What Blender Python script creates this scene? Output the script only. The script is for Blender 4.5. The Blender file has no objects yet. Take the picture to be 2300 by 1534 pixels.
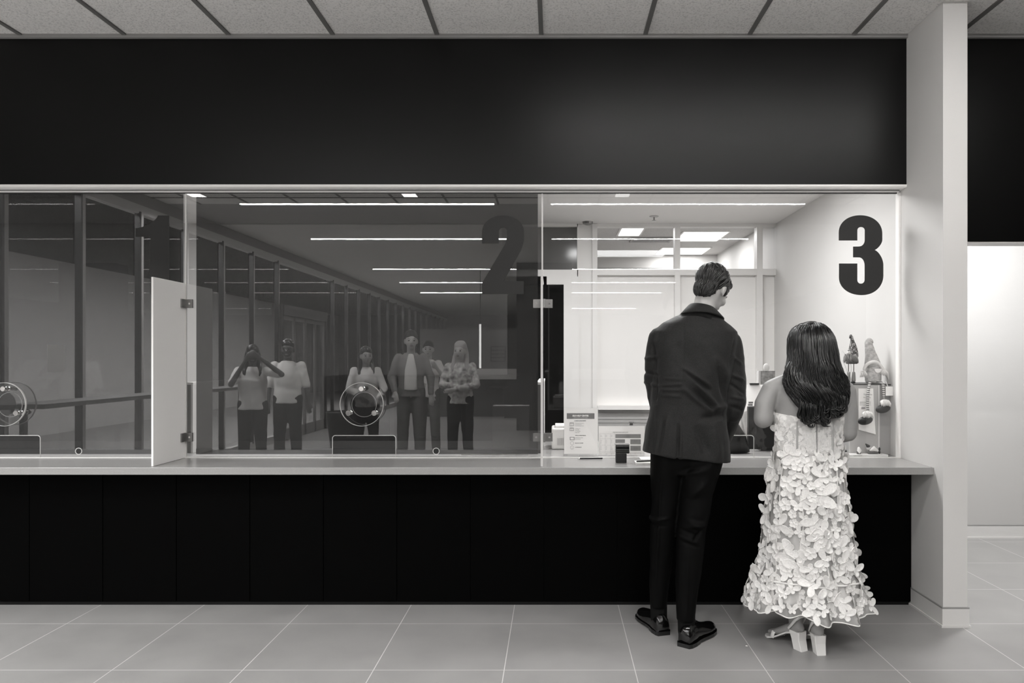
import bpy, bmesh, math, random
import numpy as np
from mathutils import Vector, Matrix, noise
random.seed(7); np.random.seed(7)
PI = math.pi
SC = bpy.context.scene
COL = SC.collection

# ------------------------------------------------------------------ camera, world, exposure
F = 1680.0            # focal length in pixels of the 2300 px wide frame
VX, VY = 1245.0, 805.0  # principal point (the photo is perspective-corrected)
CAMZ = 1.43
cam_data = bpy.data.cameras.new('camera')
cam = bpy.data.objects.new('camera', cam_data); COL.objects.link(cam)
cam.location = (0, 0, CAMZ); cam.rotation_euler = (PI/2, 0, 0)
cam_data.sensor_width = 36; cam_data.lens = F/2300*36
cam_data.shift_x = -(VX-1150)/2300; cam_data.shift_y = (VY-767)/2300
cam_data.clip_end = 200
SC.camera = cam
w = bpy.data.worlds.new('world'); SC.world = w; w.use_nodes = True
w.node_tree.nodes['Background'].inputs[0].default_value = (1, .98, .96, 1)
w.node_tree.nodes['Background'].inputs[1].default_value = .03
SC.view_settings.view_transform = 'Standard'; SC.view_settings.look = 'None'
SC.view_settings.gamma = 1; SC.view_settings.use_curve_mapping = False
SC.view_settings.exposure = 0.12
LOBBY_ROW = 108       # radiance of the linear ceiling lamps
OFFICE_W = 40         # watts of each office ceiling lamp
BACK_W = 40
DOWN_W = 40
HALL_W = 68

# room planes (metres)
YG, YB, YF, YC, YK = 4.48, 4.396, 4.33, 4.08, 3.983   # glass, bulkhead, cabinet face, counter edge, wing wall end
ZC, ZT, XR = 3.33, .835, 2.07                          # ceiling, counter top, wing wall face
YP = 7.03; ZO = 2.69                                   # office partition, office ceiling

def P(px, py, Y):
    s = F/Y
    return ((px-VX)/s, Y, CAMZ+(VY-py)/s)
def PX(px, Y): return (px-VX)*Y/F
def PZ(py, Y): return CAMZ+(VY-py)*Y/F

# ------------------------------------------------------------------ materials
_m = {}
def nodes(name):
    m = bpy.data.materials.new(name); m.use_nodes = True
    nt = m.node_tree
    return m, nt, nt.nodes['Principled BSDF']
def tint(v): return (v, v*.982, v*.962, 1)
def mat(name, v, rough=.5, spec=.5, metal=0., bump=0., bscale=200., var=0., vscale=30., sheen=0., sub=0., stretch=None):
    if name in _m: return _m[name]
    m, nt, b = nodes(name)
    b.inputs['Base Color'].default_value = tint(v)
    b.inputs['Roughness'].default_value = rough
    b.inputs['Specular IOR Level'].default_value = spec
    b.inputs['Metallic'].default_value = metal
    if sheen: b.inputs['Sheen Weight'].default_value = sheen
    if sub:
        b.inputs['Subsurface Weight'].default_value = sub
        b.inputs['Subsurface Radius'].default_value = (.01, .008, .006)
    tc = nt.nodes.new('ShaderNodeTexCoord'); src = tc.outputs['Object']
    if stretch:
        mp = nt.nodes.new('ShaderNodeMapping'); mp.inputs['Scale'].default_value = stretch
        nt.links.new(src, mp.inputs[0]); src = mp.outputs[0]
    if var:
        n = nt.nodes.new('ShaderNodeTexNoise'); n.inputs['Scale'].default_value = vscale; n.inputs['Detail'].default_value = 4
        nt.links.new(src, n.inputs['Vector'])
        r = nt.nodes.new('ShaderNodeValToRGB')
        r.color_ramp.elements[0].position = .3; r.color_ramp.elements[1].position = .7
        r.color_ramp.elements[0].color = tint(max(0, v*(1-var))); r.color_ramp.elements[1].color = tint(min(1, v*(1+var)))
        nt.links.new(n.outputs['Fac'], r.inputs['Fac']); nt.links.new(r.outputs['Color'], b.inputs['Base Color'])
    if bump:
        n2 = nt.nodes.new('ShaderNodeTexNoise'); n2.inputs['Scale'].default_value = bscale; n2.inputs['Detail'].default_value = 3
        nt.links.new(src, n2.inputs['Vector'])
        bp = nt.nodes.new('ShaderNodeBump'); bp.inputs['Strength'].default_value = bump; bp.inputs['Distance'].default_value = .004
        nt.links.new(n2.outputs['Fac'], bp.inputs['Height']); nt.links.new(bp.outputs['Normal'], b.inputs['Normal'])
    _m[name] = m; return m
def emit(name, strength):
    if name in _m: return _m[name]
    m = bpy.data.materials.new(name); m.use_nodes = True; nt = m.node_tree
    nt.nodes.clear()
    e = nt.nodes.new('ShaderNodeEmission'); e.inputs[0].default_value = (1, .985, .965, 1); e.inputs[1].default_value = strength
    o = nt.nodes.new('ShaderNodeOutputMaterial'); nt.links.new(e.outputs[0], o.inputs[0])
    _m[name] = m; return m
def glass(name, ior=1.5, trans=.97, rough=0., amount=1.0):
    """thin clear pane: what comes through is unbent, what is reflected follows Fresnel"""
    if name in _m: return _m[name]
    m = bpy.data.materials.new(name); m.use_nodes = True; nt = m.node_tree
    nt.nodes.clear()
    t = nt.nodes.new('ShaderNodeBsdfTransparent'); t.inputs[0].default_value = (trans, trans, trans, 1)
    g = nt.nodes.new('ShaderNodeBsdfGlossy'); g.inputs['Roughness'].default_value = rough; g.inputs[0].default_value = (1, 1, 1, 1)
    fr = nt.nodes.new('ShaderNodeFresnel'); fr.inputs[0].default_value = ior
    mu = nt.nodes.new('ShaderNodeMath'); mu.operation = 'MULTIPLY'; mu.inputs[1].default_value = amount
    geo = nt.nodes.new('ShaderNodeNewGeometry')
    # reflect only off the outward faces, so a slab mirrors the room once per face
    mx = nt.nodes.new('ShaderNodeMixShader'); o = nt.nodes.new('ShaderNodeOutputMaterial')
    nt.links.new(fr.outputs[0], mu.inputs[0]); 
    inv = nt.nodes.new('ShaderNodeMath'); inv.operation = 'SUBTRACT'; inv.inputs[0].default_value = 1
    nt.links.new(geo.outputs['Backfacing'], inv.inputs[1])
    m2 = nt.nodes.new('ShaderNodeMath'); m2.operation = 'MULTIPLY'
    nt.links.new(mu.outputs[0], m2.inputs[0]); nt.links.new(inv.outputs[0], m2.inputs[1])
    nt.links.new(m2.outputs[0], mx.inputs[0])
    nt.links.new(t.outputs[0], mx.inputs[1]); nt.links.new(g.outputs[0], mx.inputs[2]); nt.links.new(mx.outputs[0], o.inputs[0])
    _m[name] = m; return m
def veil(name, v, alpha, rough=.8):
    """woven cloth one can partly see through (open weave)"""
    if name in _m: return _m[name]
    m, nt, b = nodes(name)
    b.inputs['Base Color'].default_value = tint(v); b.inputs['Roughness'].default_value = rough; b.inputs['Specular IOR Level'].default_value = .2
    b.inputs['Alpha'].default_value = alpha
    _m[name] = m; return m

white_wall = mat('white_wall_paint', .66, .55, .3, bump=.06, bscale=160, var=.015, vscale=2)
office_wall = mat('office_wall_paint', .64, .6, .3, bump=.04, bscale=160)
black_wall = mat('black_satin_paint', .0013, .35, .24, bump=.05, bscale=260, var=.10, vscale=1.3)
black_panel = mat('black_laminate', .0007, .5, .035, bump=.05, bscale=500)
black = mat('black_plastic', .008, .4, .5)
toe = mat('toe_kick_black', .004, .6, .2)
counter_m = mat('counter_laminate', .31, .24, .6, var=.10, vscale=420)
alu = mat('brushed_aluminium', .92, .4, .5, metal=.0, bump=.05, bscale=400, stretch=(.02, 1, 1))
chrome = mat('polished_chrome', .8, .12, .5, metal=1)
steel = mat('dark_steel', .28, .25, .5, metal=.8)
white_pl = mat('white_plastic', .72, .4, .5)
offwhite = mat('off_white_board', .66, .45, .4, var=.02, vscale=5)
paper = mat('white_paper', .92, .7, .2)
ink = mat('printed_grey_ink', .16, .7, .2)
ink_mid = mat('printed_mid_grey', .34, .7, .2)
ink_pale = mat('printed_pale_grey', .55, .7, .2)
base_m = mat('rubber_base', .66, .5, .4)
base_dark = mat('rubber_base_line', .28, .5, .3)
grey_fab = mat('grey_panel_fabric', .12, .9, .1, bump=.2, bscale=900)
vinyl = mat('dark_vinyl', .026, .55, .3, bump=.03, bscale=700)
win_glass = glass('counter_glass', 2.15, .97)
clear_pane = glass('clear_pane_glass', 1.6, .985)
clear_acr = glass('clear_acrylic', 1.4, .99)
edge_glow = mat('polished_glass_edge', .62, .15, .8)
door_glass = glass('office_glass', 1.4, .96)
store_glass = glass('storefront_glass', 1.6, .90)
dark_glass = mat('dark_door_glass', .004, .03, .5)
mull_dark = mat('dark_mullion', .012, .4, .4)
mull_light = mat('pale_mullion', .5, .45, .4)

# ------------------------------------------------------------------ mesh helpers
class MB:
    def __init__(s): s.v = []; s.f = []
    def add(s, v, f):
        n = len(s.v); s.v += [tuple(map(float, q)) for q in v]; s.f += [tuple(i+n for i in q) for q in f]; return s
    def box(s, x0, x1, y0, y1, z0, z1, M=None):
        c = [(x0,y0,z0),(x1,y0,z0),(x1,y1,z0),(x0,y1,z0),(x0,y0,z1),(x1,y0,z1),(x1,y1,z1),(x0,y1,z1)]
        if M is not None: c = [tuple(M @ Vector(p)) for p in c]
        return s.add(c, [(0,3,2,1),(4,5,6,7),(0,1,5,4),(1,2,6,5),(2,3,7,6),(3,0,4,7)])
    def chain(s, pts, rads, n=12, side=None, cap=True, sm=0):
        """tapered limb through pts; a radius may be (across, depth)"""
        pts = [Vector(p) for p in pts]; rings = []
        R = [(r, r) if not isinstance(r, (tuple, list)) else r for r in rads]
        if cap:
            d0 = (pts[1]-pts[0]).normalized(); d1 = (pts[-1]-pts[-2]).normalized()
            m0, m1 = min(R[0]), min(R[-1])
            pre = [(pts[0]-d0*m0*math.sin(a), (R[0][0]*math.cos(a), R[0][1]*math.cos(a))) for a in (1.35, .8, .35)]
            post = [(pts[-1]+d1*m1*math.sin(a), (R[-1][0]*math.cos(a), R[-1][1]*math.cos(a))) for a in (.35, .8, 1.35)]
            pts = [p for p, _ in pre]+pts+[p for p, _ in post]; R = [r for _, r in pre]+R+[r for _, r in post]
        if sm:
            P2 = []; R2 = []
            for i in range(len(pts)-1):
                a, b, c, d = pts[max(i-1, 0)], pts[i], pts[i+1], pts[min(i+2, len(pts)-1)]
                for j in range(sm):
                    t = j/sm; P2.append(.5*((2*b)+(c-a)*t+(2*a-5*b+4*c-d)*t*t+(3*b-a-3*c+d)*t**3)); R2.append(tuple(R[i][q]*(1-t)+R[i+1][q]*t for q in (0, 1)))
            P2.append(pts[-1]); R2.append(R[-1]); pts, R = P2, R2
        ref = Vector(side) if side is not None else None; prev = None
        for i, p in enumerate(pts):
            t = (pts[min(i+1, len(pts)-1)]-pts[max(i-1, 0)]).normalized()
            if ref is not None: u = (ref-t*ref.dot(t))
            elif prev is not None: u = prev-t*prev.dot(t)
            else:
                a = Vector((1,0,0)) if abs(t.x) < .8 else Vector((0,1,0)); u = a-t*a.dot(t)
            if u.length < 1e-6: u = Vector((0,1,0)).cross(t)
            u.normalize(); prev = u; wv = t.cross(u)
            rings.append([p+u*(R[i][0]*math.cos(2*PI*k/n))+wv*(R[i][1]*math.sin(2*PI*k/n)) for k in range(n)])
        return s.rings(rings)
    def rings(s, rings, close=True):
        n = len(rings[0]); base = len(s.v)
        for r in rings: s.v += [tuple(map(float, q)) for q in r]
        for i in range(len(rings)-1):
            for k in range(n):
                a = base+i*n+k; b = base+i*n+(k+1) % n
                s.f.append((a, b, b+n, a+n))
        if close:
            s.f.append(tuple(base+k for k in range(n-1, -1, -1)))
            s.f.append(tuple(base+(len(rings)-1)*n+k for k in range(n)))
        return s
    def ell(s, c, r, M=None, nu=20, nv=14):
        c = Vector(c); rings = []
        for j in range(nv+1):
            a = -PI/2+PI*(j+.02)/(nv+.04) 
            ring = []
            for k in range(nu):
                p = Vector((r[0]*math.cos(a)*math.cos(2*PI*k/nu), r[1]*math.cos(a)*math.sin(2*PI*k/nu), r[2]*math.sin(a)))
                if M is not None: p = M @ p
                ring.append(p+c)
            rings.append(ring)
        return s.rings(rings)
    def cyl(s, p0, p1, r0, r1=None, n=24):
        return s.chain([p0, p1], [r0, r0 if r1 is None else r1], n=n, cap=False)
    def lathe(s, c, prof, n=32, axis='z'):
        rings = []
        for r, h in prof:
            ring = []
            for k in range(n):
                x, y = r*math.cos(2*PI*k/n), r*math.sin(2*PI*k/n)
                q = (x, y, h) if axis == 'z' else (x, h, y)
                ring.append((c[0]+q[0], c[1]+q[1], c[2]+q[2]))
            rings.append(ring)
        return s.rings(rings, close=(prof[0] != prof[-1]))
    def xf(s, M):
        s.v = [tuple(M @ Vector(p)) for p in s.v]; return s

def tag(o, label=None, cat=None, group=None, kind=None):
    if label: o['label'] = label
    if cat: o['category'] = cat
    if group: o['group'] = group
    if kind: o['kind'] = kind
    return o
def wloc(o):
    v = Vector((0,0,0))
    while o is not None: v = v+o.location; o = o.parent
    return v
def link(name, me, m=None, parent=None, smooth=False, fixn=True):
    if isinstance(me, MB):
        q = bpy.data.meshes.new(name); q.from_pydata(me.v, [], me.f); me = q
        if fixn:
            bm = bmesh.new(); bm.from_mesh(me); bmesh.ops.recalc_face_normals(bm, faces=bm.faces); bm.to_mesh(me); bm.free()
    if parent is not None:
        me.transform(Matrix.Translation(-wloc(parent)))
    me.materials.clear()
    if m: me.materials.append(m)
    me.polygons.foreach_set('use_smooth', [smooth is not False]*len(me.polygons))
    me.update()
    o = bpy.data.objects.new(name, me); COL.objects.link(o)
    if parent is not None: o.parent = parent
    if smooth == 'auto':
        bm = bmesh.new(); bm.from_mesh(me)
        for e in bm.edges:
            if len(e.link_faces) == 2 and e.calc_face_angle(0) > .7: e.smooth = False
        bm.to_mesh(me); bm.free()
    return o
def thing(name, label, cat, loc=(0,0,0), group=None):
    o = bpy.data.objects.new(name, None); COL.objects.link(o); o.location = loc; o.empty_display_size = .05
    return tag(o, label, cat, group)
def struct(name, me, m, **k):
    o = link(name, me, m, **k); o['kind'] = 'structure'; return o
def bevel(o, w=.003, seg=2):
    me = o.data; bm = bmesh.new(); bm.from_mesh(me)
    bmesh.ops.bevel(bm, geom=[e for e in bm.edges if len(e.link_faces) == 2 and e.calc_face_angle(0) > .6], offset=w, segments=seg, affect='EDGES', profile=.5, clamp_overlap=True)
    bm.to_mesh(me); bm.free(); return o
def B(x0, x1, y0, y1, z0, z1, M=None): return MB().box(x0, x1, y0, y1, z0, z1, M)
def evaluated(o):
    dg = bpy.context.evaluated_depsgraph_get(); dg.update()
    me = bpy.data.meshes.new_from_object(o.evaluated_get(dg), depsgraph=dg)
    return me
def flat(loops, depth, plane='xz', y=0.):
    """2-D outline(s), holes included, given real thickness. Loops are (x, z); result spans y..y+depth"""
    cu = bpy.data.curves.new('outline', 'CURVE'); cu.dimensions = '2D'; cu.fill_mode = 'BOTH'; cu.extrude = depth/2
    for lp in loops:
        sp = cu.splines.new('POLY'); sp.points.add(len(lp)-1)
        for i, (a, b) in enumerate(lp): sp.points[i].co = (a, b, 0, 1)
        sp.use_cyclic_u = True
    ob = bpy.data.objects.new('outline', cu); COL.objects.link(ob)
    me = evaluated(ob); bpy.data.objects.remove(ob); bpy.data.curves.remove(cu)
    me.transform(Matrix.Translation((0, y+depth/2, 0)) @ Matrix.Rotation(PI/2, 4, 'X'))
    bm = bmesh.new(); bm.from_mesh(me); bmesh.ops.remove_doubles(bm, verts=bm.verts, dist=1e-5)
    bmesh.ops.recalc_face_normals(bm, faces=bm.faces); bm.to_mesh(me); bm.free()
    return me
def text(s, size, x, y, z, align='LEFT', depth=.0006, bold=0.):
    cu = bpy.data.curves.new('text', 'FONT'); cu.body = s; cu.size = size; cu.align_x = align; cu.extrude = depth; cu.offset = bold
    cu.resolution_u = 3
    ob = bpy.data.objects.new('text', cu); COL.objects.link(ob)
    me = evaluated(ob); bpy.data.objects.remove(ob); bpy.data.curves.remove(cu)
    me.transform(Matrix.Translation((x, y, z)) @ Matrix.Rotation(PI/2, 4, 'X'))
    return me
def join(mes, name='joined'):
    bm = bmesh.new()
    for m in mes:
        if isinstance(m, MB):
            q = bpy.data.meshes.new('q'); q.from_pydata(m.v, [], m.f); m = q
        bm.from_mesh(m)
    me = bpy.data.meshes.new(name); bm.to_mesh(me); bm.free(); return me
def melt(mb, voxel, smooth=3, fac=.5):
    """closed pieces fused into one continuous skin"""
    q = bpy.data.meshes.new('melt'); q.from_pydata(mb.v, [], mb.f)
    bm = bmesh.new(); bm.from_mesh(q); bmesh.ops.recalc_face_normals(bm, faces=bm.faces); bm.to_mesh(q); bm.free()
    ob = bpy.data.objects.new('melt', q); COL.objects.link(ob)
    r = ob.modifiers.new('r', 'REMESH'); r.mode = 'VOXEL'; r.voxel_size = voxel; r.use_smooth_shade = True
    if smooth:
        s = ob.modifiers.new('s', 'SMOOTH'); s.iterations = smooth; s.factor = fac
    me = evaluated(ob); bpy.data.objects.remove(ob); return me
def arc(c, r, a0, a1, n=12): return [(c[0]+r*math.cos(a0+(a1-a0)*i/n), c[1]+r*math.sin(a0+(a1-a0)*i/n)) for i in range(n+1)]
def qb(p0, c, p1, n=14, k=.58):
    """rounded corner from p0 to p1 pulled to c"""
    out = []
    for i in range(n+1):
        t = i/n; a = (1-t)**3; b = 3*(1-t)**2*t; d = 3*(1-t)*t*t; e = t**3
        c0 = (p0[0]+(c[0]-p0[0])*k, p0[1]+(c[1]-p0[1])*k); c1 = (p1[0]+(c[0]-p1[0])*k, p1[1]+(c[1]-p1[1])*k)
        out.append((a*p0[0]+b*c0[0]+d*c1[0]+e*p1[0], a*p0[1]+b*c0[1]+d*c1[1]+e*p1[1]))
    return out

# ------------------------------------------------------------------ floor
XL, XRR, YBK = -13., 7.5, -24.
def floor_mat():
    m, nt, b = nodes('floor_tile')
    tc = nt.nodes.new('ShaderNodeTexCoord'); sp = nt.nodes.new('ShaderNodeSeparateXYZ'); nt.links.new(tc.outputs['Object'], sp.inputs[0])
    def line(ax, off):
        a = nt.nodes.new('ShaderNodeMath'); a.operation = 'ADD'; a.inputs[1].default_value = off+60
        nt.links.new(sp.outputs[ax], a.inputs[0])
        d = nt.nodes.new('ShaderNodeMath'); d.operation = 'DIVIDE'; d.inputs[1].default_value = .6; nt.links.new(a.outputs[0], d.inputs[0])
        f = nt.nodes.new('ShaderNodeMath'); f.operation = 'FRACT'; nt.links.new(d.outputs[0], f.inputs[0])
        l = nt.nodes.new('ShaderNodeMath'); l.operation = 'LESS_THAN'; l.inputs[1].default_value = .0065; nt.links.new(f.outputs[0], l.inputs[0])
        return l
    lx = line('X', .232); ly = line('Y', -4.03)
    mx = nt.nodes.new('ShaderNodeMath'); mx.operation = 'MAXIMUM'; nt.links.new(lx.outputs[0], mx.inputs[0]); nt.links.new(ly.outputs[0], mx.inputs[1])
    n = nt.nodes.new('ShaderNodeTexNoise'); n.inputs['Scale'].default_value = 3; n.inputs['Detail'].default_value = 6; nt.links.new(tc.outputs['Object'], n.inputs['Vector'])
    r = nt.nodes.new('ShaderNodeValToRGB'); r.color_ramp.elements[0].position = .3; r.color_ramp.elements[1].position = .75
    r.color_ramp.elements[0].color = tint(.27); r.color_ramp.elements[1].color = tint(.32); nt.links.new(n.outputs['Fac'], r.inputs[0])
    c = nt.nodes.new('ShaderNodeMixRGB'); c.inputs[2].default_value = tint(.62); nt.links.new(mx.outputs[0], c.inputs[0]); nt.links.new(r.outputs[0], c.inputs[1])
    nt.links.new(c.outputs[0], b.inputs['Base Color']); b.inputs['Roughness'].default_value = .34; b.inputs['Specular IOR Level'].default_value = .5
    return m
struct('floor', B(XL, XRR, YBK, 10.4, -.1, 0), floor_mat())

# ------------------------------------------------------------------ ceiling: lay-in tiles over the whole lobby
def tile_mat(name, v, pit=.9):
    m, nt, b = nodes(name)
    tc = nt.nodes.new('ShaderNodeTexCoord')
    vo = nt.nodes.new('ShaderNodeTexNoise'); vo.inputs['Scale'].default_value = 95; vo.inputs['Detail'].default_value = 5; vo.inputs['Roughness'].default_value = .65
    nt.links.new(tc.outputs['Object'], vo.inputs['Vector'])
    r = nt.nodes.new('ShaderNodeValToRGB'); r.color_ramp.elements[0].position = .36; r.color_ramp.elements[1].position = .5
    r.color_ramp.elements[0].color = tint(v*.72); r.color_ramp.elements[1].color = tint(v)
    nt.links.new(vo.outputs['Fac'], r.inputs[0]); nt.links.new(r.outputs[0], b.inputs['Base Color'])
    bp = nt.nodes.new('ShaderNodeBump'); bp.inputs['Strength'].default_value = pit; bp.inputs['Distance'].default_value = .004
    nt.links.new(vo.outputs['Fac'], bp.inputs['Height']); nt.links.new(bp.outputs['Normal'], b.inputs['Normal'])
    b.inputs['Roughness'].default_value = .9
    return m
tile = tile_mat('acoustic_tile', .88)
struct('ceiling', B(-4.75, XRR, -.25, 7.2, ZC, ZC+.1), tile)
struct('ceiling_lobby', B(-4.75, XRR, -1.67, -.25, ZC, ZC+.1), mat('lobby_ceiling_grey', .40, .8))
struct('ceiling_lobby_rear', B(-4.75, XRR, YBK, -1.67, ZC, ZC+.1), mat('lobby_ceiling_pale', .74, .8))
bar = mat('ceiling_bar_grey', .17, .5, .3)
g = MB()
k = -8
while True:
    x = -.077+.61*k; k += 1
    if x > XRR: break
    if x < -4.7: continue
    g.box(x-.0125, x+.0125, -.25, YB, ZC-.008, ZC+.001)
for k in range(1, 46):
    y = YB-.61*k
    if y < -.25: break
    g.box(-4.75, XRR, y-.0125, y+.0125, ZC-.0078, ZC+.001)
struct('trim_1', g, bar)
struct('trim_2', B(-4.75, XR, YB-.02, YB, ZC-.022, ZC), mat('wall_angle_grey', .30, .5))
struct('trim_3', B(XR+.13, XRR, YB-.02, YB, ZC-.022, ZC), mat('wall_angle_grey', .30, .5))

# ------------------------------------------------------------------ bulkhead, wing wall, office walls
struct('wall_front', B(-4.75, XR, YB, YB+.06, 2.45, ZC), black_wall)
struct('wall_front_rear', B(-4.75, XR, YB+.061, YB+.10, 2.45, ZO), office_wall)
struct('wall_front_right', B(XR+.13, XRR, YB, YB+.12, 2.116, ZC), black_wall)
struct('trim_4', B(XR+.13, XRR, YB+.002, YB+.12, 2.108, 2.117), white_wall)
struct('wall_right', B(XR, XR+.13, YK, 10.4, 0, ZC), white_wall)
struct('floor_reflection_dimmer', B(.7, XRR, YBK, -1.6, 0, .006), mat('reflection_dimmer_dark', .02, .95, .1, bump=.3, bscale=600))  # added dark sheet, dims the lobby floor mirrored in the right pane
struct('wall_hall', B(XR+.13, XRR, 5.96, 6.08, 0, ZC), mat('hall_wall_paint', .52, .6, .3, bump=.05, bscale=160))
struct('wall_back', B(-4.75, XRR, YBK-.1, YBK, 0, ZC), mat('far_wall_grey', .13, .7))
struct('wall_side', B(XRR, XRR+.1, YBK, 10.4, 0, ZC), mat('side_wall_grey', .05, .7))
# baseboards
def basebd(n, segs):
    q = MB(); l = MB(); c = MB()
    for (x0, x1, y0, y1, dx, dy) in segs:
        q.box(x0-dx, x1+dx, y0-dy, y1+dy, .012, .098)
        l.box(x0-dx*1.05, x1+dx*1.05, y0-dy*1.05, y1+dy*1.05, .098, .106)
        c.box(x0-dx*1.9, x1+dx*1.9, y0-dy*1.9, y1+dy*1.9, 0, .012)
    o = struct('baseboard_'+n, q, base_m)
    link('top_line', l, base_dark, o); link('cove_toe', c, white_wall, o)
basebd('right', [(XR, XR+.13, YK, YF+.02, .007, .007)])
basebd('hall', [(XR+.13, XRR, 5.95, 5.97, 0, .007)])
# office: ceiling, floor-to-ceiling walls
struct('ceiling_office', B(-8.5, XR, YB+.06, 7.03, ZO, ZO+.1), mat('office_ceiling_paint', .88, .7, .3, bump=.03))
struct('wall_office_left', B(-8.6, -8.5, YG, 7.2, 0, ZO), office_wall)
struct('wall_office_low', B(-8.5, XR, YF+.055, YG+.02, 0, ZT-.041), office_wall)
struct('wall_lobby_left', B(-8.6, -4.75, YB+.03, YG+.1, 0, ZC), black_wall)
# window head: painted soffit lip and aluminium channel
struct('trim_5', B(-4.75, XR, YB-.0, YG-.012, 2.436, 2.4505), mat('soffit_paint', .92, .6))
struct('trim_14', B(-4.75, XR, YB-.005, YB-.0005, 2.440, 2.4515), mat('soffit_paint', .92, .6))
struct('trim_6', B(-4.75, XR-.012, YG-.016, YG+.03, 2.422, 2.437), alu)
struct('trim_7', B(-4.75, XR-.012, YG-.022, YG-.012, 2.430, 2.434), mat('channel_groove', .2, .5))
struct('head_shadow_strip', B(-4.75, XR-.02, YG-.006, YG+.01, 2.416, 2.423), black)  # black strip painted in for the shadow line above the glass

# ------------------------------------------------------------------ office back partition (glazed, white frames)
fr = mat('white_frame', .82, .4, .4)
s7 = F/YP
def fx(px): return PX(px, YP)
def fz(py): return PZ(py, YP)
def bx(px0, px1, py0, py1, y0=YP-.05, y1=YP+.05): return (fx(px0), fx(px1), y0, y1, fz(py1), fz(py0))
q = MB()
for a in [(1296, 1300), (1330, 1341), (1514, 1526), (1697, 1710)]: q.box(*bx(a[0], a[1], 505, 1148))
q.box(*bx(1341, 1740, 503, 511, YP-.046, YP+.046)); q.box(*bx(1341, 1740, 605, 619, YP-.046, YP+.046)); q.box(*bx(1341, 1740, 910, 919, YP-.09, YP+.046))
q.box(*bx(1120, 1298, 607, 622)); q.box(*bx(1120, 1298, 503, 511)); q.box(*bx(1120, 1128, 511, 1148))
q.box(*bx(1300, 1330, 505, 1148, YP-.02, YP+.02))
wf = struct('window_4', q, fr)
b1 = MB()
for a in [(1341, 1514), (1526, 1697), (1710, 1740)]: b1.box(*bx(a[0], a[1], 511, 605, YP-.004, YP+.004))
link('upper_pane', b1, door_glass, wf)
# pleated shades, drawn down behind the lower panes
shade = mat('white_shade', .88, .8, .2)
for a in [(1341, 1514), (1526, 1697), (1710, 1740)]:
    s = MB(); z0, z1 = fz(910), fz(619); n = 58
    for i in range(n):
        h = (z1-z0)/n
        s.box(fx(a[0]), fx(a[1]), YP+.01, YP+.014, z0+i*h+.0002, z0+(i+1)*h-.0004)
    s.box(fx(a[0]), fx(a[1]), YP+.0105, YP+.016, z0, z1)
    link('pleated_shade', s, shade, wf)
ribs = MB()
z = fz(919)
i = 0
while z > 0:
    ribs.box(fx(1341), fx(1740), YP-.03, YP+.03, z-.030, z-.002); z -= .032; 
ribs.box(fx(1341), fx(1740), YP-.02, YP+.03, 0, fz(919))
link('ribbed_lower_panel', ribs, mat('ribbed_grey', .42, .45), wf)
# glazed door and its dark transom
d = struct('door_1', MB().box(*bx(1128, 1228, 622, 640)).box(*bx(1128, 1296, 622, 640)).box(*bx(1266, 1296, 640, 1148)).box(*bx(1128, 1140, 640, 1148)).box(*bx(1140, 1266, 1120, 1148)), fr)
link('door_pane', B(*bx(1140, 1266, 640, 1120, YP-.005, YP+.005)), dark_glass, d)
link('transom_pane', B(*bx(1128, 1296, 511, 607, YP-.005, YP+.005)), mat('smoked_transom_glass', .09, .12, .6), d)
struct('wall_office_back', MB().box(-8.5, fx(1120), YP-.05, YP+.05, 0, ZO), office_wall)
# the room beyond the glazed partition
struct('ceiling_back_room', B(-1, XR, YP+.02, 9.6, 2.745, 2.83), tile_mat('back_room_tile', .66, .3))
struct('wall_back_room', MB().box(-1, XR, 9.5, 9.6, 0, 2.8).box(-1.1, -1, YP, 9.6, 0, 2.8), office_wall)
struct('trim_9', B(-1, XR, 9.47, 9.5, 2.56, 2.575), mat('wall_angle_grey', .30, .5))
# ------------------------------------------------------------------ worktop and its black front
t = link('service_counter', B(-4.75, XR-.001, YC, 5.4, ZT-.04, ZT), counter_m); bevel(t, .002, 2)
tag(t, 'long pale speckled service counter running under the three windows', 'counter')
cf = thing('counter_front', 'black laminate cladding of wide panels below the pale service counter', 'cabinet', (0, YF, 0))
link('backing', B(-4.75, XR-.002, YF+.012, YF+.05, .0, ZT-.042), toe, cf)
x1 = XR-.003
while x1 > -4.7:
    x0 = max(-4.745, x1-.4256)
    o = link('panel', B(x0+.0025, x1-.0005, YF, YF+.012, .022, ZT-.042), black_panel, cf); bevel(o, .0012, 1)
    x1 = x0
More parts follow.
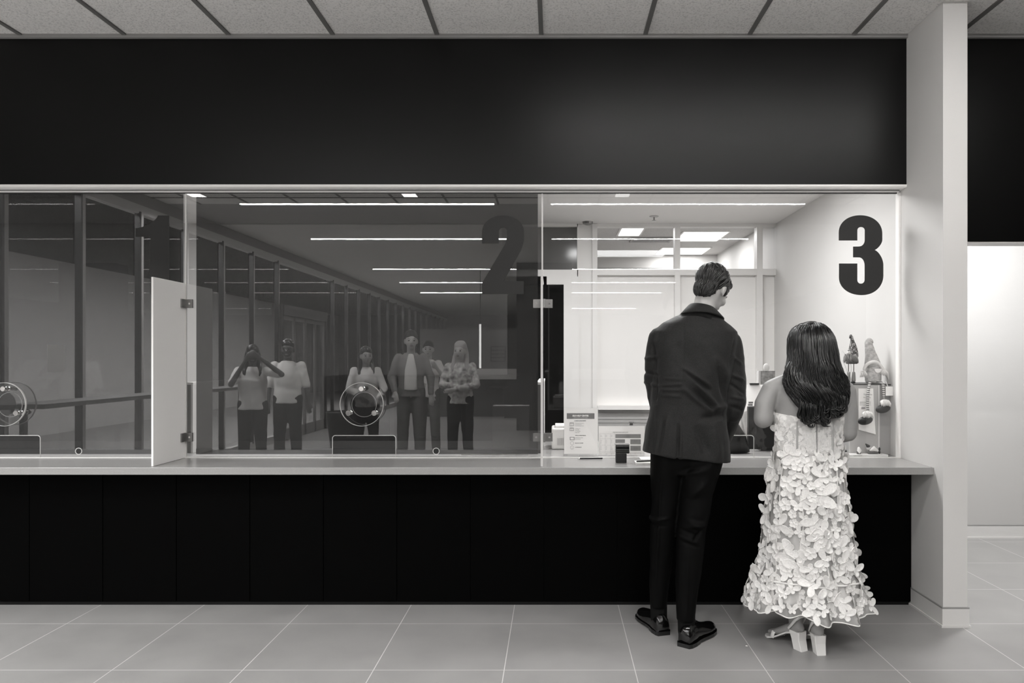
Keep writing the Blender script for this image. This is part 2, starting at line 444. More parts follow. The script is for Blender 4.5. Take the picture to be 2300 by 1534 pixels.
# ------------------------------------------------------------------ glazing: three panes with their cut-outs
def rounded_cut(x0, x1, z0, z1, r):
    return [(x0, z0)]+[(x0, z1-r)]+arc((x0+r, z1-r), r, PI, PI/2, 6)+arc((x1-r, z1-r), r, PI/2, 0, 6)+[(x1, z0)]
zb, zt = ZT+.0015, 2.418
def tube(path, r, n=8): return MB().chain(path, [r]*len(path), n=n, cap=False)
def pane(name, x0, x1, cx, tx0, tx1, hole, label, ring=True):
    root = thing(name, label, 'window pane', ((x0+x1)/2, YG, ZT), 'counter window panes')
    cut = rounded_cut(tx0, tx1, zb, PZ(978, YG), .018)
    loops = [[(x0, zb)]+[(a, b) for a, b in cut]+[(x1, zb), (x1, zt), (x0, zt)]]
    if ring: loops.append(arc((cx, PZ(907, YG)), .073, 0, 2*PI*.97, 40))
    hx = hole
    loops.append(arc((hx, PZ(1013, YG)), .0185, 0, 2*PI*.96, 24))
    link('glass_sheet', flat(loops, .010, y=YG-.005), win_glass if ring else clear_pane, root)
    e = tube([(a, YG-.002, b) for a, b in cut], .0022)  # pale tube, the highlight along the cut edge put into its colour
    link('cut_out_edge', e, edge_glow, root, smooth=True)
    rg = MB()
    c = (hx, YG-.0055, PZ(1013, YG))
    rg.lathe(c, [(.0172, -.002), (.0205, -.002), (.0205, .002), (.0172, .002), (.0172, -.002)], axis='y', n=32)
    link('hole_grommet', rg, edge_glow, root, smooth='auto')
    return root
panes = [
 (-4.73, PX(416, YG), PX(10, YG), PX(-51, YG), PX(91, YG), PX(178, YG), 'left glass pane marked 1, drawn dark shade close behind it', 'pane'),
 (PX(420, YG), PX(1216, YG), PX(815, YG), PX(747, YG), PX(889, YG), PX(980, YG), 'middle glass pane marked 2, people mirrored over a drawn dark shade', 'pane'),
 (PX(1221, YG), PX(2020, YG), PX(1620, YG), PX(1551, YG), PX(1693, YG), PX(1783, YG), 'right glass pane marked 3, bright office visible through it', 'pane')]
roots = []
for i, (a, b, c, d0, d1, h, lb, nm) in enumerate(panes):
    roots.append(pane('window_pane', a, b, c, d0, d1, h, lb, ring=(i < 2)))
# white reveal of the right jamb, lower sill bead
struct('trim_10', B(XR-.012, XR, YG-.012, YG+.03, ZT, 2.42), alu)
struct('trim_11', B(-4.75, XR-.012, YG-.010, YG+.014, ZT-.001, ZT+.004), white_pl)
# speak-through discs on chrome stand-offs
def speak(cx, label):
    r = thing('speak_through_disc', label, 'speak-through', (cx, YG, PZ(907, YG)), 'acrylic speak-through discs')
    y = YG-.055; c = (cx, y, PZ(907, YG)+.0); R = .128
    link('acrylic_disc', flat([arc((cx, c[2]), R, 0, 2*PI*.985, 64)], .012, y=y), glass('disc_acrylic', 1.45, .95), r)
    ed = MB().lathe((cx, y+.006, c[2]), [(R-.0008, -.006), (R+.0012, -.006), (R+.0012, .006), (R-.0008, .006), (R-.0008, -.006)], n=72, axis='y')
    link('polished_rim', ed, edge_glow, r, smooth='auto')
    ri = MB().lathe((cx+.003, YG-.006, c[2]-.004), [(.0725, -.002), (.0745, -.002), (.0745, .002), (.0725, .002), (.0725, -.002)], n=60, axis='y')
    link('glass_hole_rim', ri, mat('hole_rim', .3, .3), r, smooth='auto')
    for a in (90, 214, 326):
        px, pz = cx+math.cos(math.radians(a))*.092, c[2]+math.sin(math.radians(a))*.092
        s = MB().lathe((px, y, pz), [(.001, -.010), (.013, -.010), (.0155, -.0075), (.0155, .0), (.009, .0), (.009, .014), (.0125, .015), (.0125, .028), (.009, .030), (.009, .040), (.0125, .041), (.0125, .0485), (.001, .0485)], n=24, axis='y')
        link('stand_off', s, chrome, r, smooth='auto')
speak(PX(812, YG-.055), 'round clear acrylic speak-through disc with three chrome stand-offs on the middle pane')
speak(PX(8, YG-.055), 'round clear acrylic disc cut by the left picture edge on the left pane')
# numerals
def zo(pts, ox, oy, sc): return [(PX(ox+x/sc, YG-.008), PZ(oy+y/sc, YG-.008)) for x, y in pts]
three = ([(955, 597), (955, 520)]+qb((955, 520), (955, 355), (1160, 355))[1:]+qb((1160, 355), (1372, 355), (1372, 530))[1:]+[(1372, 590)]+qb((1372, 590), (1372, 655), (1300, 688), k=.5)[1:]
  +qb((1300, 688), (1382, 720), (1382, 830), k=.5)[1:]+[(1382, 930)]+qb((1382, 930), (1382, 1120), (1175, 1120))[1:]+qb((1175, 1120), (957, 1120), (957, 950))[1:]+[(957, 817), (1133, 817), (1133, 975)]
  +qb((1133, 975), (1133, 1010), (1167, 1010))[1:]+qb((1167, 1010), (1203, 1010), (1203, 970))[1:]+[(1203, 840)]+qb((1203, 840), (1203, 760), (1150, 759))[1:]+[(1092, 758), (1092, 655), (1150, 654)]
  +qb((1150, 654), (1204, 652), (1204, 590))[1:]+[(1204, 500)]+qb((1204, 500), (1204, 468), (1168, 468))[1:]+qb((1168, 468), (1133, 468), (1133, 500))[1:]+[(1133, 597)])
two = ([(1203, 625), (1203, 520)]+qb((1203, 520), (1203, 358), (1405, 358))[1:]+qb((1405, 358), (1607, 358), (1607, 520))[1:]+[(1607, 560)]+qb((1607, 560), (1605, 650), (1565, 712), k=.5)[1:]+[(1412, 985), (1603, 985), (1603, 1110), (1203, 1110), (1203, 1005)]
  +[(1420, 640)]+qb((1420, 640), (1443, 600), (1443, 550), k=.5)[1:]+[(1443, 505)]+qb((1443, 505), (1443, 473), (1405, 473))[1:]+qb((1405, 473), (1366, 473), (1366, 510))[1:]+[(1366, 625)])
one = ([(882, 195), (882, 606), (784, 606), (784, 306), (707, 306), (707, 262)]+qb((707, 262), (800, 250), (824, 195), k=.6)[1:])
for pts, ox, oy, sc, root, w3 in ((one, 0, 400, 2.324, roots[0], 'number 1'), (two, 800, 400, 4.2604, roots[1], 'number 2'), (three, 1660, 400, 4.261, roots[2], 'number 3')):
    o = link('number_decal', flat([zo(pts, ox, oy, sc)], .0012, y=YG-.0068), vinyl, root); o['label'] = 'large dark condensed '+w3+' on the glass'
# ------------------------------------------------------------------ dividers on the counter and their clips
zd = 1.879
dv = thing('privacy_divider', 'opaque white privacy divider standing on the counter between windows 1 and 2', 'divider', (-2.213, 4.3, ZT))
o = link('panel', B(-2.219, -2.208, 4.118, YG-.006, ZT+.001, zd), mat('white_divider_board', .94, .4, .4), dv); bevel(o, .001, 1)
dc = thing('glass_divider', 'clear glass divider seen edge-on between windows 2 and 3', 'divider', (-.068, 4.3, ZT))
link('glass_sheet', B(-.0745, -.0625, 4.118, YG-.006, ZT+.001, zd), win_glass, dc)
link('front_edge', B(-.0748, -.0622, 4.114, 4.119, ZT+.001, zd), mat('pale_glass_edge', .62, .2, .8), dc)
link('top_edge', B(-.0748, -.0622, 4.118, YG-.006, zd, zd+.002), edge_glow, dc)
def clip(xc, z, side, name, root):
    q = MB(); x0, x1 = (xc, xc+side*.052) if side > 0 else (xc+side*.052, xc)
    q.box(x0, x1, YG-.022, YG-.012, z-.026, z+.026)
    xa, xb = (xc-.001, xc+.009) if side > 0 else (xc-.009, xc+.001)
    q.box(xa, xb, YG-.062, YG-.012, z-.026, z+.026)
    o = link('corner_clip', q, steel, root); bevel(o, .0012, 1)
    s = MB().lathe((xc+side*.033, YG-.0225, z), [(.001, -.001), (.006, -.001), (.006, .001), (.001, .001)], n=16, axis='y')
    link('screw', s, chrome, o, smooth='auto')
for z in (PZ(682, YG-.02), PZ(982, YG-.02)):
    clip(-2.208, z, 1, 'c', dv); clip(-2.219, z, -1, 'c', dv)
    clip(-.0622, z, 1, 'c', dc); clip(-.0748, z, -1, 'c', dc)
# pane joints
struct('trim_12', B(PX(416.5, YG), PX(419.5, YG), YG-.005, YG+.005, ZT, 2.42), mat('joint_sealant', .62, .3))
struct('trim_13', B(PX(1216.3, YG), PX(1219.8, YG), YG-.005, YG+.005, ZT, 2.42), mat('joint_sealant', .62, .3))
# ------------------------------------------------------------------ roller shades behind panes 1 and 2
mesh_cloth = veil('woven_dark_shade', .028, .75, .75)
YS = 4.545
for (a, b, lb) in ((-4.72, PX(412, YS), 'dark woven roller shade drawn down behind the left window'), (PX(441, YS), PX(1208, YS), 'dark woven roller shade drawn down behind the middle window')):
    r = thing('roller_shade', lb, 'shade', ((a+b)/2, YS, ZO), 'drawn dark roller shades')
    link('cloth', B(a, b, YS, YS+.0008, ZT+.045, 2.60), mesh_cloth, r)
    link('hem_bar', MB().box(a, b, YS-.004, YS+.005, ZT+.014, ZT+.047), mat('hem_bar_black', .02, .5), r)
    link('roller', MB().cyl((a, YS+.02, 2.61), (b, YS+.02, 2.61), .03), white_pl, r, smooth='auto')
# fabric desk screens behind the two joints
for x, lb in ((PX(429, 4.72), 'grey fabric desk screen behind the joint of windows 1 and 2'), (PX(1212, 4.72), 'grey fabric desk screen behind the joint of windows 2 and 3')):
    r = thing('desk_screen', lb, 'screen', (x, 5., ZT), 'desk screens between clerks')
    link('panel', B(x-.016, x+.010, 4.70, 5.6, ZT+.001, 1.265), grey_fab, r)
    link('cap', B(x-.018, x+.024, 4.698, 5.602, 1.265, 1.28), white_pl, r)
    link('edge_strip', B(x+.010, x+.022, 4.698, 5.6, ZT+.001, 1.265), mat('pale_strip', .62, .4), r)
# ------------------------------------------------------------------ lamps
row_m = emit('linear_lamp', LOBBY_ROW)
def lamp(x0, x1, y, i, mm=None):
    r = thing('linear_light', 'long white linear lamp set flush in the lobby ceiling', 'ceiling light', ((x0+x1)/2, y, ZC), 'linear lamps of the lobby ceiling')
    link('housing', B(x0-.02, x1+.02, y-.05, y+.05, ZC-.006, ZC+.001), mat('lamp_rim', .6, .5), r)
    link('diffuser', B(x0, x1, y-.02, y+.02, ZC-.012, ZC-.006), mm or row_m, r)
for y in (-.22, -2.9, -6.92, -9.71, -12.6, -19.4):
    for x0 in ((-3.85, -.04) if y > -15 else (-.04,)): lamp(x0, x0+3.11, y, 0)
lamp(-.04, 3.07, 2.68, 0, emit('near_lamp', LOBBY_ROW*.9))
dl = emit('downlight_lens', 7)
for x in (-4.16, -1.68, .79):
    y = .26; r = thing('downlight', 'small square downlight in the lobby ceiling', 'ceiling light', (x, y, ZC), 'square downlights of the lobby ceiling')
    link('rim', B(x-.10, x+.10, y-.10, y+.10, ZC-.005, ZC+.001), mat('lamp_rim', .6, .5), r)
    link('lens', B(x-.08, x+.08, y-.08, y+.08, ZC-.009, ZC-.004), dl, r)
    ld = bpy.data.lights.new('downlight_beam', 'AREA'); ld.energy = DOWN_W; ld.size = .15; ld.spread = math.radians(140)
    lo = bpy.data.objects.new('downlight_beam', ld); COL.objects.link(lo); lo.location = (0, 0, -.012); lo.parent = r
def area(x, y, z, sx, sy, W, name, label, cat='ceiling light', group=None, lens=None):
    r = thing(name, label, cat, (x, y, z), group)
    link('frame', MB().box(x-sx/2-.02, x+sx/2+.02, y-sy/2-.02, y+sy/2+.02, z-.004, z+.004), fr, r)
    link('diffuser', B(x-sx/2, x+sx/2, y-sy/2, y+sy/2, z-.008, z-.002), emit('panel_lens', 2.2) if lens is None else lens, r)
    ld = bpy.data.lights.new('panel_glow', 'AREA'); ld.energy = W; ld.shape = 'RECTANGLE'; ld.size = sx; ld.size_y = sy
    lo = bpy.data.objects.new('panel_glow', ld); COL.objects.link(lo); lo.location = (0, 0, -.012); lo.parent = r
for x in (-6.6, -4.4, -2.6, -.9, .75):
    area(x, 5.15, ZO-.002, 1.15, .55, OFFICE_W*(.55 if x < -.5 else 1), 'panel_light', 'square white lamp panel in the office ceiling above the desks', group='office ceiling lamps')
for (xa, xb, ya, yb) in ((1393, 1440, 528, 511), (1527, 1622, 540, 520), (1712, 1760, 527, 511), (1482, 1585, 570, 556)):
    # each panel is placed on the back room ceiling by its distance
    hz = 2.745-CAMZ; y0 = hz*F/(VY-yb); y1 = hz*F/(VY-ya)
    y0 = max(y0, YP+.1); xc = ((xa+xb)/2-VX)*((y0+y1)/2)/F; sx = (xb-xa)*((y0+y1)/2)/F
    area(xc, (y0+y1)/2, 2.743, min(sx, .62), min(max(.3, y1-y0), .62), BACK_W/4, 'panel_light', 'lamp panel in the ceiling of the back room behind the glazed partition', group='back room ceiling lamps')
area(3.2, 4.9, 2.9, .6, .3, HALL_W, 'panel_light', 'lamp panel lighting the white side corridor', group=None)
# ceiling vent, sprinklers
v = MB(); yv = 8.1
for i in range(5): v.box(.86, 1.27, yv+i*.06, yv+i*.06+.03, 2.727, 2.744)
v.box(.84, .86, yv, yv+.3, 2.727, 2.744).box(1.27, 1.29, yv, yv+.3, 2.727, 2.744)
o = link('air_vent', v, mat('vent_grey', .35, .5)); tag(o, 'slatted air vent in the ceiling of the back room', 'vent')
x, y, _ = PX(1469, 6.63), 6.63, 0
s = thing('sprinkler', 'small fire sprinkler with round collar on the office ceiling', 'sprinkler', (x, y, ZO))
link('collar', MB().lathe((x, y, ZO), [(.001, 0), (.042, 0), (.038, -.008), (.001, -.010)]), mat('sprinkler_rim', .5, .3, metal=.3), s, smooth='auto')
link('deflector', MB().lathe((x, y, ZO), [(.001, -.008), (.007, -.008), (.006, -.035), (.020, -.037), (.020, -.040), (.001, -.042)]), steel, s, smooth='auto')
x = PX(1320, 6.9); s = link('smoke_detector', MB().lathe((x, 6.9, ZO), [(.001, 0), (.05, 0), (.045, -.02), (.02, -.03), (.001, -.03)]), steel, smooth='auto')
tag(s, 'small round detector on the office ceiling above the glazed door', 'detector')
# ------------------------------------------------------------------ the lobby behind the camera (seen mirrored in the panes)
XS = -4.75; ZH = 3.08; D0 = .1332e-3      # storefront plane, head height
# mullions sit at equal steps; their distances from the counter glass come from the mirror image
step = D0*F*abs(XS)
def yv(inv): return 2*YG-inv*F*abs(XS)    # virtual distance to real position
q = MB(); ql = MB(); k = 0
ys = []
inv0 = .935e-3
while True:
    y = yv(inv0+D0*k)
    if y < YBK+1: break
    ys.append(y); k += 1
y_top = yv(inv0-D0*2)
allys = [yv(inv0-D0*2), yv(inv0-D0)]+ys
door = (yv(1.592e-3+D0*.15), yv(1.92e-3))
sf = struct('window_5', MB().box(XS-.06, XS+.03, YBK, YG-.2, ZH, ZH+.10).box(XS-.06, XS+.03, YBK, YG-.2, 0, .12), mull_light)
dm = MB(); lm = MB()
for y in allys:
    if door[1]+.1 < y < door[0]-.1: continue
    dm.box(XS-.02, XS+.045, y-.012, y+.012, .1, ZH+.02)
    lm.box(XS-.02, XS+.035, y-.075, y-.014, .1, ZH+.02)
link('dark_mullions', dm, mull_dark, sf); link('pale_mullions', lm, mull_light, sf)
link('storefront_glass', B(XS-.006, XS+.004, YBK, YG-.2, .12, ZH), store_glass, sf)
struct('wall_storefront_top', B(XS-.1, XS, YBK, YB, ZH+.1, ZC), mat('lobby_wall_grey', .26, .6))
# sliding entrance
y1, y0 = door
dr = struct('door_2', MB().box(XS-.03, XS+.11, y0, y1, 2.18, 2.36).box(XS-.03, XS+.09, y0-.03, y0+.05, 0, 2.36).box(XS-.03, XS+.09, y1-.05, y1+.03, 0, 2.36), mat('door_dark_frame', .05, .4))
n = 4; wd = (y1-y0-.1)/n
for i in range(n):
    a = y0+.05+i*wd
    lf = MB().box(XS+.035, XS+.065, a, a+.05, 0, 2.18).box(XS+.035, XS+.065, a+wd-.05, a+wd, 0, 2.18).box(XS+.035, XS+.065, a, a+wd, 2.1, 2.18).box(XS+.035, XS+.065, a, a+wd, 0, .2)
    lo = link('sliding_leaf', lf, mat('door_leaf_frame', .18, .4), dr)
    link('leaf_glass', B(XS+.045, XS+.052, a+.05, a+wd-.05, .2, 2.1), store_glass, lo)
    if i in (1, 2): link('leaf_sticker', B(XS+.053, XS+.055, a+wd/2-.11, a+wd/2+.11, 1.47, 1.53), ink, lo)
# pale outer wall across the pavement and the paving
struct('ground', B(-13, XS-.1, YBK, 6, -.1, -.01), mat('paving_grey', .25, .8))
struct('wall_outside', B(-9.6, -9.5, YBK, 5, 0, 3.3), mat('pale_render', .5, .8))
ld = bpy.data.lights.new('outside_fill_light', 'AREA'); ld.energy = 1900; ld.shape = 'RECTANGLE'; ld.size = .3; ld.size_y = 20  # added lamp, hidden above the storefront head, brightens the outer wall
lo = thing('outside_fill_light', 'added unseen lamp brightening the wall outside the storefront', 'ceiling light', (-5.35, -6, 3.38))
link('housing', B(-5.5, -5.2, -16, 4, 3.50, 3.55), white_pl, lo)
l2 = bpy.data.objects.new('outside_fill_glow', ld); COL.objects.link(l2); l2.parent = lo; l2.location = (0, 0, 0)
# ledge and notices along the storefront
lg = link('waiting_ledge', MB().box(XS+.06, XS+.42, -2.2, 2.6, 1.0, 1.04).box(XS+.1, XS+.14, -2.1, -2.05, 0, 1.0).box(XS+.1, XS+.14, .6, .65, 0, 1.0).box(XS+.1, XS+.14, 2.4, 2.45, 0, 1.0), mat('ledge_grey', .12, .5)); tag(lg, 'narrow grey writing ledge along the glass storefront', 'ledge')
nt_ = link('notice', B(XS+.005, XS+.008, 1.7, 1.95, 1.30, 1.56), paper); tag(nt_, 'small white notice taped to the storefront glass', 'notice')
# far side: pale band, dark pier, picture frame, hanging lamp
struct('wall_far_band', B(-2.15, 2.6, -9.02, -8.96, .93, 1.18), mat('pale_band', .5, .5))
struct('wall_far_low', B(-1.2, 6.5, -9.4, -9.0, 0, .95), mat('lobby_low_grey', .08, .6))
struct('wall_far_screen', B(-3.3, 6.5, -9.6, -9.42, 0, 2.15), mat('screen_wall_grey', .10, .6))
struct('column_lobby', B(-.75, .35, -6.4, -5.9, 0, ZC), mat('column_dark', .07, .5))
fr_ = MB(); x0, x1, z0, z1, y = -1.55, -1.2, 1.36, 1.72, -9.4
for a in (x0, x1): fr_.box(a-.012, a+.012, y, y+.02, z0, z1)
for i in range(5): fr_.box(x0, x1, y, y+.02, z0+(z1-z0)*i/4-.01, z0+(z1-z0)*i/4+.01)
o = link('wall_rack', fr_, mull_dark); tag(o, 'small dark wire rack on the far lobby wall', 'rack')
pl_ = thing('pendant_tube', 'slender glowing tube lamp hanging upright far back in the lobby', 'ceiling light', (-1.6, -7.2, ZC))
link('tube', MB().cyl((-1.6, -7.2, 1.22), (-1.6, -7.2, 2.17), .022), emit('tube_glow', 4), pl_, smooth='auto')
link('rod', MB().cyl((-1.6, -7.2, 2.17), (-1.6, -7.2, ZC), .006), mull_dark, pl_)
bn = link('waste_bin', MB().lathe((-3.4, -3.1, 0), [(.20, 0), (.27, .56), (.28, .57), (.26, .58), (.24, .5), (.01, .5)]), mat('bin_black', .02, .4), smooth='auto'); tag(bn, 'round dark waste bin beside the sliding entrance', 'bin')
# ------------------------------------------------------------------ people: shared builders
def frame(yaw, pitch=0, roll=0):
    """head axes: local +y is where the face looks; yaw turns it towards +X, pitch bows it down, roll tips it"""
    return Matrix.Rotation(-yaw, 3, 'Z') @ Matrix.Rotation(-pitch, 3, 'X') @ Matrix.Rotation(roll, 3, 'Y')
def add_head(mb, c, R, k=1.):
    c = Vector(c)
    def e(p, r, rot=None): mb.ell(c+R @ (Vector(p)*k), [a*k for a in r], R if rot is None else R @ rot, 24, 16)
    e((0, -.012, .028), (.076, .096, .086)); e((0, .020, -.005), (.068, .080, .090)); e((0, .036, -.058), (.054, .056, .052))
    e((0, .066, -.092), (.026, .022, .018)); e((0, .088, .018), (.050, .012, .012))
    for s in (-1, 1):
        e((s*.042, .060, -.030), (.024, .028, .024))
        e((s*.079, -.008, -.012), (.008, .019, .032), Matrix.Rotation(.25*s, 3, 'Z') @ Matrix.Rotation(-.2, 3, 'X'))
        e((s*.080, -.004, -.036), (.006, .010, .012))
    mb.chain([c+R @ (Vector(p)*k) for p in ((0, .092, .012), (0, .108, -.022), (0, .112, -.032))], [.008*k, .012*k, .014*k], n=10)
    e((0, .092, -.060), (.024, .010, .006)); e((0, .088, -.070), (.020, .010, .007))
def add_face(root, c, R, k, skin_dark):
    c = Vector(c)
    for s in (-1, 1):
        link('eye', MB().ell(c+R @ Vector((s*.031*k, .092*k, .000)), [.013*k, .006*k, .007*k], R, 10, 8), mat('eye_dark', .02, .2), root, smooth=True)
        link('eyebrow', MB().chain([c+R @ (Vector(p)*k) for p in ((s*.016, .097, .018), (s*.034, .092, .024), (s*.050, .080, .018))], [.002*k, .003*k, .0015*k], n=6), mat('brow_dark', .02, .8), root, smooth=True)
    link('lips', MB().ell(c+R @ Vector((0, .093*k, -.065*k)), [.021*k, .007*k, .007*k], R, 12, 8), mat('lip_tone', .2, .5), root, smooth=True)
def add_hand(mb, wrist, d, palm_n, k=1., curl=.4, side=1):
    """wrist point, direction of the fingers, palm normal; five separate fingers"""
    wv = Vector(wrist); d = Vector(d).normalized(); n = Vector(palm_n); n = (n-d*n.dot(d)).normalized(); u = d.cross(n)*side
    mb.chain([wv-d*.02*k, wv+d*.03*k, wv+d*.085*k], [(.026*k, .018*k), (.038*k, .016*k), (.040*k, .013*k)], n=12, side=u)
    for i, (off, L) in enumerate(((-.030, .068), (-.010, .078), (.010, .073), (.029, .058))):
        p = wv+d*(.082*k)+u*(off*k); a = curl*(.6+.1*i); q = p; pts = [p-d*.01*k]; dd = d
        for j, f in enumerate((.45, .32, .23)):
            ang = a*(j+.6); dd = (d*math.cos(ang)+n*math.sin(ang)); q = q+dd*(L*f*k); pts.append(q)
        mb.chain(pts, [.0092*k, .009*k, .0082*k, .0070*k], n=8)
    p = wv+d*.025*k-u*.030*k; dd = (d*.72-u*.55+n*.35).normalized()
    mb.chain([p, p+dd*.035*k, p+(dd*.8+d*.4+n*.1).normalized()*.062*k], [.013*k, .011*k, .008*k], n=8)
def ns(v, s): return noise.noise(Vector(v)*s)
def displace(me, fn):
    me.update(); n = len(me.vertices)
    no = np.empty(n*3); me.vertices.foreach_get('normal', no); co = np.empty(n*3); me.vertices.foreach_get('co', co)
    no = no.reshape(-1, 3); co = co.reshape(-1, 3)
    d = fn(co, no); co += no*d[:, None]; me.vertices.foreach_set('co', co.ravel()); me.update()
def fold(co, a, b, w, h, curve=0.):
    """soft ridge or crease between two points, seen in X-Z"""
    a = np.array(a); b = np.array(b); ab = b-a; L2 = (ab**2).sum()
    p = co[:, [0, 2]]-a; t = np.clip((p@ab)/L2, 0, 1); q = p-t[:, None]*ab
    q[:, 1] -= curve*4*t*(1-t)
    d2 = (q**2).sum(1)
    return h*np.exp(-d2/(w*w))*(np.sin(PI*np.clip(t, .02, .98))**.5)
def wrinkle(co, s, amp, st=(1, 1, 1)):
    return np.array([noise.noise(Vector((p[0]*st[0], p[1]*st[1], p[2]*st[2]))*s) for p in co])*amp
def hair_cap(mb, c, R, k, r=(.082, .104, .092), off=(0, -.016, .034)):
    mb.ell(Vector(c)+R @ (Vector(off)*k), [a*k for a in r], R, 26, 18)
def strands(roots, fn, n, rad, seg=7, taper=.4, sides=4):
    m = MB()
    for i in range(n):
        pts = fn(i)
        if pts is None: continue
        L = len(pts); m.chain(pts, [rad*(1-(1-taper)*abs(2*j/(L-1)-1)**3) for j in range(L)], n=sides, cap=False)
    return m
def shoe(root, heel, ang, L, wd, h, m_up, m_sole, name='shoe'):
    """low lace-up seen from behind; heel = back of the sole on the floor, ang from +Y towards +X"""
    R = Matrix.Rotation(-ang, 4, 'Z'); T = Matrix.Translation(heel) @ R
    prof = [(0.00, .028, .055, 1.), (.012, .036, .075, 1.), (.05, .040, .085, 1), (.09, .038, .082, 1), (.13, .040, .072, 1), (.17, .046, .058, 1), (.21, .049, .046, 1), (.25, .046, .038, 1), (.28, .034, .032, 1), (.295, .018, .026, 1)]
    k = L/.295; rings = []
    for y, r, hh, _ in prof:
        r = r*wd/.049; ring = []
        for a in range(20):
            t = 2*PI*a/20; x = r*math.cos(t)*(1+.12*max(0, -math.sin(t))); z = .020+hh*h*(max(0, math.sin(t))**.8 if math.sin(t) > 0 else 0)
            ring.append((x, y*k, z if math.sin(t) > 0 else .018))
        rings.append(ring)
    up = MB().rings(rings); up.xf(T)
    o = link(name, up, m_up, root, smooth=True)
    sm = MB(); outl = []
    for y, r, hh, _ in prof: outl.append((r*wd/.049*1.12, y*k))
    for z0, z1, f0, f1 in ((0, .020, 0, 3), (.006, .020, 3, 10)):
        ring = [(x, y-.004 if y < .01 else y+.002) for x, y in outl[f0:f1+1]]
        lp = ring+[(-x, y) for x, y in reversed(ring)]
        sm.rings([[(x, y, z0) for x, y in lp], [(x, y, z1) for x, y in lp]])
    sm.xf(T); s = link('sole', sm, m_sole, o)
    lc = MB()
    for j in range(4): y = (.115+.02*j)*k; lc.chain([(-.014, y, .020+(.074-.012*j*.8)*h), (0, y+.004, .020+(.080-.013*j*.8)*h), (.014, y, .020+(.074-.012*j*.8)*h)], [.0022]*3, n=6)
    lc.xf(T); link('laces', lc, m_sole, o, smooth=True)
    return o

# ------------------------------------------------------------------ the man in the suit
suit = mat('charcoal_suit_wool', .013, .6, .22, bump=.35, bscale=900, var=.6, vscale=260, sheen=.05, stretch=(1, 1, 1))
trouser = mat('charcoal_trouser_wool', .0022, .55, .07, bump=.3, bscale=900, var=.2, vscale=260)
skin_l = mat('light_skin', .46, .5, .35, sub=.05, bump=.05, bscale=300, var=.04, vscale=18)
skin_m = mat('tan_skin', .30, .45, .4, sub=.04, bump=.06, bscale=300, var=.07, vscale=14)
hair_man = mat('dark_brown_hair', .010, .38, .5)
hair_w = mat('glossy_black_hair', .0025, .30, .6)
patent = mat('black_patent_leather', .003, .10, .7)
sock = mat('black_sock', .006, .9, .1)
cotton = mat('white_shirt_cotton', .80, .7, .2)

def sec(pyl, pyr, xl, xr, Y, ry, n=36, e=2.4, yc=0.):
    """horizontal section of a garment whose sides show at xl and xr"""
    zl, zr = PZ(pyl, Y), PZ(pyr, Y); a, b = PX(xl, Y), PX(xr, Y); ring = []
    for k in range(n):
        t = 2*PI*k/n; c, s = math.cos(t), math.sin(t)
        u = abs(c)**(2/e)*(1 if c > 0 else -1); v = abs(s)**(2/e)*(1 if s > 0 else -1)
        ring.append(((a+b)/2+(b-a)/2*u, Y+yc+ry*v, (zl+zr)/2+(zr-zl)/2*u))
    return ring
man = thing('person', 'tall man in a dark suit standing with his back turned at window 3', 'person', (PX(1540, 3.85), 3.87, 0))
hc = Vector(P(1599, 650, 3.97)); HR = frame(math.radians(38), math.radians(36), math.radians(6))
nb = Vector(P(1576, 712, 3.92))
# body: head, neck, torso, arms to the hands, legs; one skin
body = MB(); add_head(body, hc, HR, 1.02)
body.chain([nb+Vector((-.005, -.02, -.10)), nb, nb+Vector((.020, .02, .07)), hc+HR @ Vector((0, -.02, -.02))], [.072, .060, .057, .062], n=20)
sh_l, sh_r = Vector(P(1484, 762, 3.93)), Vector(P(1634, 768, 3.93))
el_l, el_r = Vector(P(1476, 893, 3.93)), Vector(P(1648, 922, 3.90))
hd_l, hd_r = Vector((.70, 4.24, .885)), Vector((.86, 4.26, .885))
body.chain([nb+Vector((0, .01, -.17)), Vector(P(1555, 830, 3.9)), Vector(P(1550, 940, 3.87)), Vector(P(1545, 1020, 3.86))], [(.17, .10), (.16, .10), (.14, .10), (.15, .10)], n=20, side=(1, 0, 0))
for a, b, h, sd in ((sh_l, el_l, hd_l, 1), (sh_r, el_r, hd_r, -1)):
    body.chain([a, (a+b)/2, b], [.05, .045, .04], n=14); body.chain([b, (b+h)/2, h], [.04, .036, .027], n=14)
    add_hand(body, h, (h-b).normalized()*.6+Vector((0, .5, -.12)), (0, .1, -1), 1.05, .45, sd)
legs = [(Vector(P(1497, 1050, 3.86)), Vector(P(1489, 1210, 3.89)), Vector((.548, 3.93, .09))), (Vector(P(1578, 1050, 3.84)), Vector(P(1555, 1220, 3.80)), Vector((.665, 3.765, .09)))]
for a, b, c in legs: body.chain([a, b, c], [.075, .05, .038], n=14)
link('body', melt(body, .0075, 3, .4), skin_l, man, smooth=True)
# ear rim, eye, brow
e1 = hc+HR @ Vector((.086, -.010, -.010))
add_face(man, hc, HR, 1.02, None)
# shirt collar
col = MB(); 
cr = []
for (dz, r, dy) in ((-.035, .062, -.002), (-.015, .063, .0), (.016, .0655, .006), (.0165, .0615, .006), (-.03, .058, -.002)):
    ring = []
    for k in range(32):
        t = 2*PI*k/32; ring.append(nb+Vector((r*math.cos(t)+.004, r*math.sin(t)*1.0+dy, dz+.012-.010*math.cos(t)-.012*math.sin(t))))
    cr.append(ring)
col.rings(cr); link('shirt', col, cotton, man, smooth=True)
